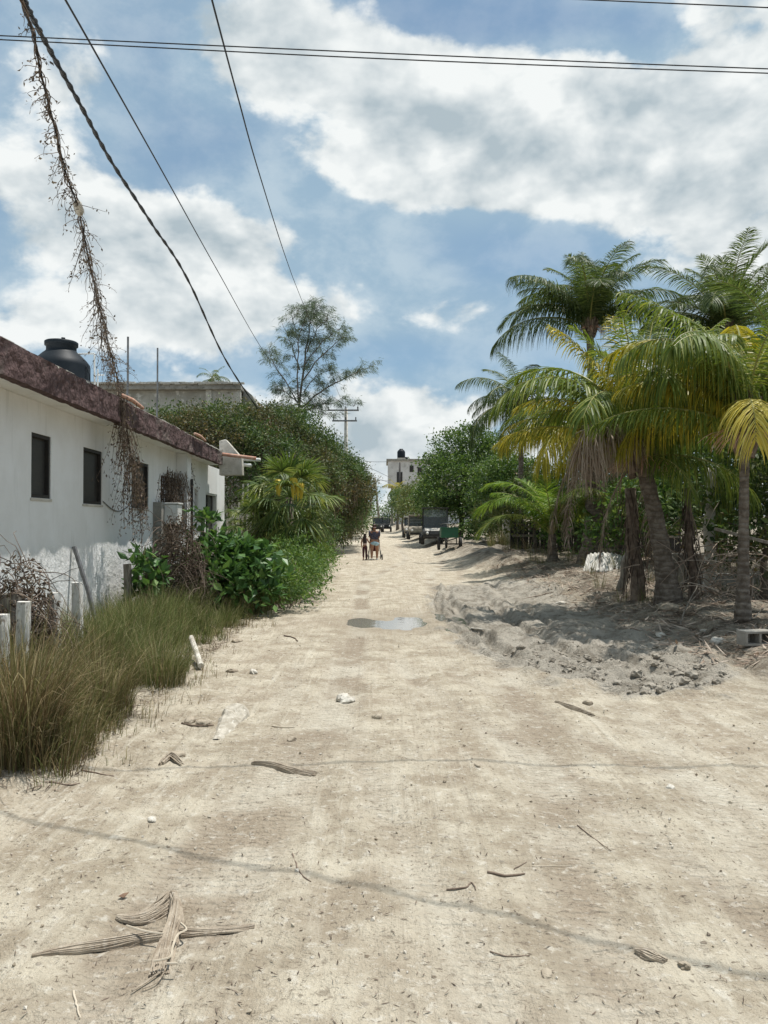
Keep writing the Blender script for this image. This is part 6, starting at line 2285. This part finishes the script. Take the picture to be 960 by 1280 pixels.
    mb.raw(vv, [(i * 7 + j, i * 7 + j + 1, (i + 1) * 7 + j + 1, (i + 1) * 7 + j) for i in range(n - 1) for j in range(6)])
    hd = mb.build('canopy', M['black_plastic'], t, True)
    hd.modifiers.new('thickness', 'SOLIDIFY').thickness = .012
    for s in (-1, 1):
        wheel((x + s * .35, y - .12, z + .125), .125, .05, t)
        wheel((x + s * .28, y + .62, z + .10), .10, .045, t)


build_people()
# ------------------------------------------------------------------ litter on the road
def build_litter():
    fib = plain('palm_fibre', (0.44, 0.375, 0.29), (0.29, 0.235, 0.175), .95, 10, bump=.8, bscale=60, stretch=(1, 1, 1), c3=(0.48, .42, .34))
    pale = plain('pale_root', (0.55, 0.48, 0.38), (0.42, 0.36, 0.27), .9, 9)

    def W(px, py, dz=0):
        p = G(px, py)
        return p + Vector((0, 0, dz))

    def strap(path, widths, hts, n_fib, nm, parent=None):
        """flat bundle of dry fibres along a path on the ground"""
        P = smooth(path, 6)
        k = len(P)
        wi = np.interp(np.linspace(0, 1, k), np.linspace(0, 1, len(widths)), widths)
        hi = np.interp(np.linspace(0, 1, k), np.linspace(0, 1, len(hts)), hts)
        mb = MB()
        for f in range(n_fib):
            u = random.uniform(-1, 1)
            v = random.uniform(0, 1)
            ph = random.uniform(0, 6)
            pts = []
            i0, i1 = random.randint(0, k // 6), k - random.randint(0, k // 6)
            if random.random() < .3:
                i0, i1 = random.randint(0, k // 3), random.randint(2 * k // 3, k)
            for i in range(i0, i1):
                d = P[min(i + 1, k - 1)] - P[max(i - 1, 0)]
                sd = Vector((d.y, -d.x, 0)).normalized()
                uu = u + .12 * math.sin(ph + i * .5)
                pts.append(P[i] + sd * uu * wi[i] + Vector((0, 0, .002 + hi[i] * math.sqrt(max(0, 1 - min(1, abs(uu)) ** 2)) * v)))
            if len(pts) > 2:
                r = random.uniform(.003, .0075)
                mb.tube(pts, [r * (1 - .5 * q / len(pts)) for q in range(len(pts))], 4)
        return mb.build(nm, fib, parent)
    t = thing('palm_sheath', 'grey torn palm leaf sheath with frayed ends lying on the road at lower left', 'palm sheath', W(200, 1170))
    strap([W(40, 1196), W(95, 1188), W(160, 1180), W(215, 1170), W(262, 1166), W(318, 1160)], [.006, .026, .032, .028, .022, .030], [.004, .02, .03, .025, .010, .003], 90, 'long_blade', t)
    strap([W(146, 1148), W(175, 1150), W(200, 1140), W(216, 1126)], [.010, .045, .060, .03], [.008, .02, .035, .05], 110, 'folded_flap', t)
    strap([W(216, 1128), W(220, 1150), W(208, 1190), W(200, 1220)], [.018, .026, .038, .040], [.05, .07, .05, .01], 120, 'twisted_flap', t)
    mb = MB()
    for (q, r) in (([(202, 1218), (188, 1228), (165, 1243)], .004), ([(205, 1220), (196, 1232), (178, 1240)], .003)):
        mb.tube(smooth([W(*a, .012) for a in q], 4), r, 5)
    mb.build('loose_strands', fib, t)
    mb = MB()
    for q in ([(158, 1173), (180, 1180), (205, 1184)], [(192, 1219), (212, 1214), (216, 1200), (222, 1185), (233, 1178), (226, 1170)], [(208, 1222), (222, 1222)]):
        mb.tube(smooth([W(*a, .05) for a in q], 5), .0042, 5)
    mb.build('pale_roots', pale, t)
    tag(strap([W(315, 955), W(340, 958), W(368, 965), W(396, 969)], [.006, .022, .034, .045], [.015, .03, .025, .01], 60, 'dry_frond_stalk'), 'brown frayed frond stalk lying across the upper wire shadow', 'frond stalk')
    tag(strap([W(794, 1191), W(812, 1196), W(832, 1203)], [.008, .035, .012], [.012, .02, .01], 46, 'dry_husk'), 'dark flat husk lying on the lower wire shadow', 'husk')
    tag(strap([W(200, 957), W(214, 948), W(228, 957)], [.012, .03, .012], [.02, .04, .02], 24, 'dry_grass_wad'), 'small tangled wad of dry fibre on the upper wire shadow at the left', 'fibre wad')
    tag(strap([W(694, 878), W(716, 886), W(742, 896)], [.012, .022, .02], [.012, .03, .02], 30, 'bark_strip'), 'dark bark strip at the edge of the muddy bend', 'bark strip')
    tw = [
        ([(366, 1068), (374, 1090), (388, 1103)], .006, 'curved dark twig touching the lower wire shadow'),
        ([(558, 1113), (582, 1110), (590, 1104), (595, 1113)], .006, 'hooked dark twig in the middle of the road'),
        ([(610, 1091), (635, 1096), (656, 1093)], .009, 'thick short brown stick beside the hooked twig'),
        ([(642, 1087), (658, 1078)], .004, 'short thin twig above the thick brown stick'),
        ([(665, 1083), (690, 1083), (716, 1082)], .003, 'very thin straight straw right of the thick stick'),
        ([(722, 1032), (742, 1048), (764, 1064)], .004, 'thin straight twig slanting on the right half of the road'),
        ([(612, 1190), (635, 1196), (662, 1195)], .004, 'thin wavy twig under the lower wire shadow'),
        ([(92, 1240), (96, 1256), (100, 1275)], .006, 'pale crooked root near the bottom left corner'),
        ([(102, 963), (120, 967), (142, 971)], .008, 'dark stick lying in front of the big brown grass bunch'),
        ([(62, 978), (84, 982), (100, 980)], .009, 'curled dry leaf stick at the foot of the brown grass bunch'),
        ([(228, 905), (245, 908), (268, 907)], .012, 'short rotten stick by the half buried slab'),
        ([(340, 908), (355, 910), (368, 909)], .008, 'thin pale stick on the road beyond the slab'),
        ([(810, 838), (835, 836), (860, 845)], .014, 'grey branch among the mud clods near the right edge'),
        ([(880, 800), (915, 790), (948, 783)], .012, 'dry stick lying over the rubble by the concrete block'),
        ([(905, 780), (925, 792), (955, 800)], .012, 'second dry stick crossing the rubble by the block'),
        ([(850, 782), (858, 768), (872, 756)], .016, 'forked grey branch standing out of the shaded litter'),
        ([(655, 748), (690, 742), (715, 738)], .016, 'dark stick on the sand below the young palm'),
        ([(662, 690), (672, 703), (680, 712)], .022, 'thin pale stake stuck aslant in the sand bank'),
        ([(355, 795), (368, 798), (372, 802)], .015, 'driftwood scrap at the corner of the green weeds'),
        ([(590, 287 + 500), (606, 788)], .02, 'flat white scrap on the road by the mud edge'),
    ]
    for (q, r, lb) in tw:
        r *= .75
        P = smooth([W(*a, r * .7) for a in q], 5)
        if 'standing' in lb or 'aslant' in lb:
            P = [p + Vector((0, 0, .35 * i / len(P))) for i, p in enumerate(P)]
        mb = MB()
        n = len(P)
        mb.tube([p + Vector((random.uniform(-1, 1), random.uniform(-1, 1), 0)) * r * .6 for p in P], [r * (1.0 - .45 * i / n) for i in range(n)], 6)
        mt = pale if ('pale' in lb or 'straw' in lb) else (M['white_stone'] if 'white' in lb else M['dead_stem'])
        if 'grey' in lb or 'dry stick' in lb:
            mt = M['grey_wood']
        tag(mb.build('twig', mt, None, True), lb, 'twig', 'twigs and sticks on the ground')
    # reddish leaf and some others
    mb = MB()
    c = W(148, 1124, .012)
    leaf_quads(mb, np.array([c]), np.array([[1., .3, .25]]), np.array([[0, 1., .3]]), .045, .03, .2)
    lf = mb.build('fallen_leaf', M['rust'])
    lf.modifiers.new('thickness', 'SOLIDIFY').thickness = .002
    tag(lf, 'rust red fallen leaf above the torn palm sheath', 'leaf')

    # what nobody could count: gravel, crumbs of bark and leaf
    mb = MB()
    n = 4200
    y = 2.4 + 17 * rng.random(n) ** 1.6
    l = rng.uniform(-2.3, 3.4, n)
    l = np.where(rng.random(n) < .33, rng.choice([-1, 1], n) * rng.uniform(1.4, 2.3, n), l)
    x = l - .026 * y
    z = ground_fields(x, y)[0]
    keep = ((x - PUD[0]) / .9) ** 2 + ((y - PUD[1]) / 1.4) ** 2 > 1
    C = np.stack([x, y, z], 1)[keep]
    n = len(C)
    s = .0025 + .010 * rng.random(n) ** 6
    A = rand_dirs(n)
    Bv = unit(np.cross(A, rand_dirs(n)))
    Cv = np.cross(A, Bv)
    V = np.stack([C + A * s[:, None] * 1.3, C + Bv * s[:, None], C - A * s[:, None] * 1.2, C - Bv * s[:, None] * .9, C + Cv * s[:, None] * .8, C - Cv * s[:, None] * .8], 1)
    V[:, :, 2] += s[:, None] * .4
    b = np.arange(n)[:, None] * 6
    F = np.concatenate([b + np.array(q)[None] for q in ((0, 1, 4), (1, 2, 4), (2, 3, 4), (3, 0, 4), (1, 0, 5), (2, 1, 5), (3, 2, 5), (0, 3, 5))])
    mb.raw(V.reshape(-1, 3), F)
    gm = leafy('gravel_mix', [(0, (.22, .18, .13)), (.4, (.40, .35, .27)), (.9, (.58, .54, .47)), (1, (.20, .16, .12))], 0.0, .95, .1)
    tag(mb.build('gravel', gm), kind='stuff')

    def crumbs(nm, n, fx, Ls, Ws, mt, up=.006):
        m_ = MB()
        x, y = fx(n)
        z = ground_fields(x, y)[0]
        C = np.stack([x, y, z + up], 1)
        a = rng.uniform(0, 2 * PI, n)
        D = np.stack([np.cos(a), np.sin(a), rng.normal(.08, .22, n)], 1)
        S = np.stack([-np.sin(a), np.cos(a), rng.normal(0, .4, n)], 1)
        leaf_quads(m_, C, D, S, rng.uniform(*Ls, n), rng.uniform(*Ws, n), .2)
        tag(m_.build(nm, mt), kind='stuff')
    crumbs('leaf_litter', 5200, lambda n: ((lambda y: (rng.uniform(-2.4, 3.6, n) - .026 * y, y))(2.3 + 11 * rng.random(n) ** 1.5)), (.008, .04), (.002, .007), M['dead_vine'], .004)
    crumbs('bank_litter', 9000, lambda n: ((lambda y: (3.9 + 5.5 * rng.random(n) - .026 * y, y))(8.8 + 18 * rng.random(n) ** 1.3)), (.04, .30), (.006, .04), M['palm_dead'], .012)
    crumbs('verge_litter', 4200, lambda n: ((lambda y: (-1.85 - .7 * rng.random(n) - .026 * y, y))(4.6 + 12 * rng.random(n))), (.02, .12), (.003, .014), M['dead_vine'], .008)
    # clods kneaded out of the mud
    mb = MB()
    n = 480
    x, y = rng.uniform(1.5, 3.7, n), 7.2 + 2.9 * rng.random(n) ** 1.5
    gf = ground_fields(x, y)
    k = gf[1] > .6
    x, y, z = x[k], y[k], gf[0][k]
    import bmesh
    bm = bmesh.new()
    bmesh.ops.create_icosphere(bm, subdivisions=2, radius=1)
    base = np.array([tuple(v.co) for v in bm.verts])
    fac = np.array([[v.index for v in f.verts] for f in bm.faces])
    bm.free()
    for i in range(len(x)):
        s = .010 + .045 * random.random() ** 3.5
        nz = 1 + 1.0 * fbm(base[:, 0] * 1.9 + i * 3.1, base[:, 1] * 1.9 + base[:, 2] * 1.7, 3, 7)
        mb.raw(base * nz[:, None] * s * np.array([1.2, 1, .75]) + np.array([x[i], y[i], z[i] + s * .2]), fac)
    cm = plain('clod_mud', (0.36, 0.325, 0.268), (0.24, 0.21, 0.168), .95, 9, bump=.6, bscale=50)
    tag(mb.build('mud_clods', cm), kind='stuff')
    # low weeds and dead stems along the bank
    spots = []
    for k in range(60):
        y = random.uniform(14, 30)
        l = random.uniform(4.8, 9)
        spots.append((l - .026 * y, y, 34, random.uniform(.25, .6), .4, random.uniform(.2, .95)))
    for k in range(12):
        p = at(random.uniform(612, 645), 690, random.uniform(35, 38))
        spots.append((p.x, p.y, 60, random.uniform(.5, .9), .5, random.uniform(.3, .6)))
    tag(tufts('bank_weeds', spots, M['grass']), kind='stuff')


build_litter()
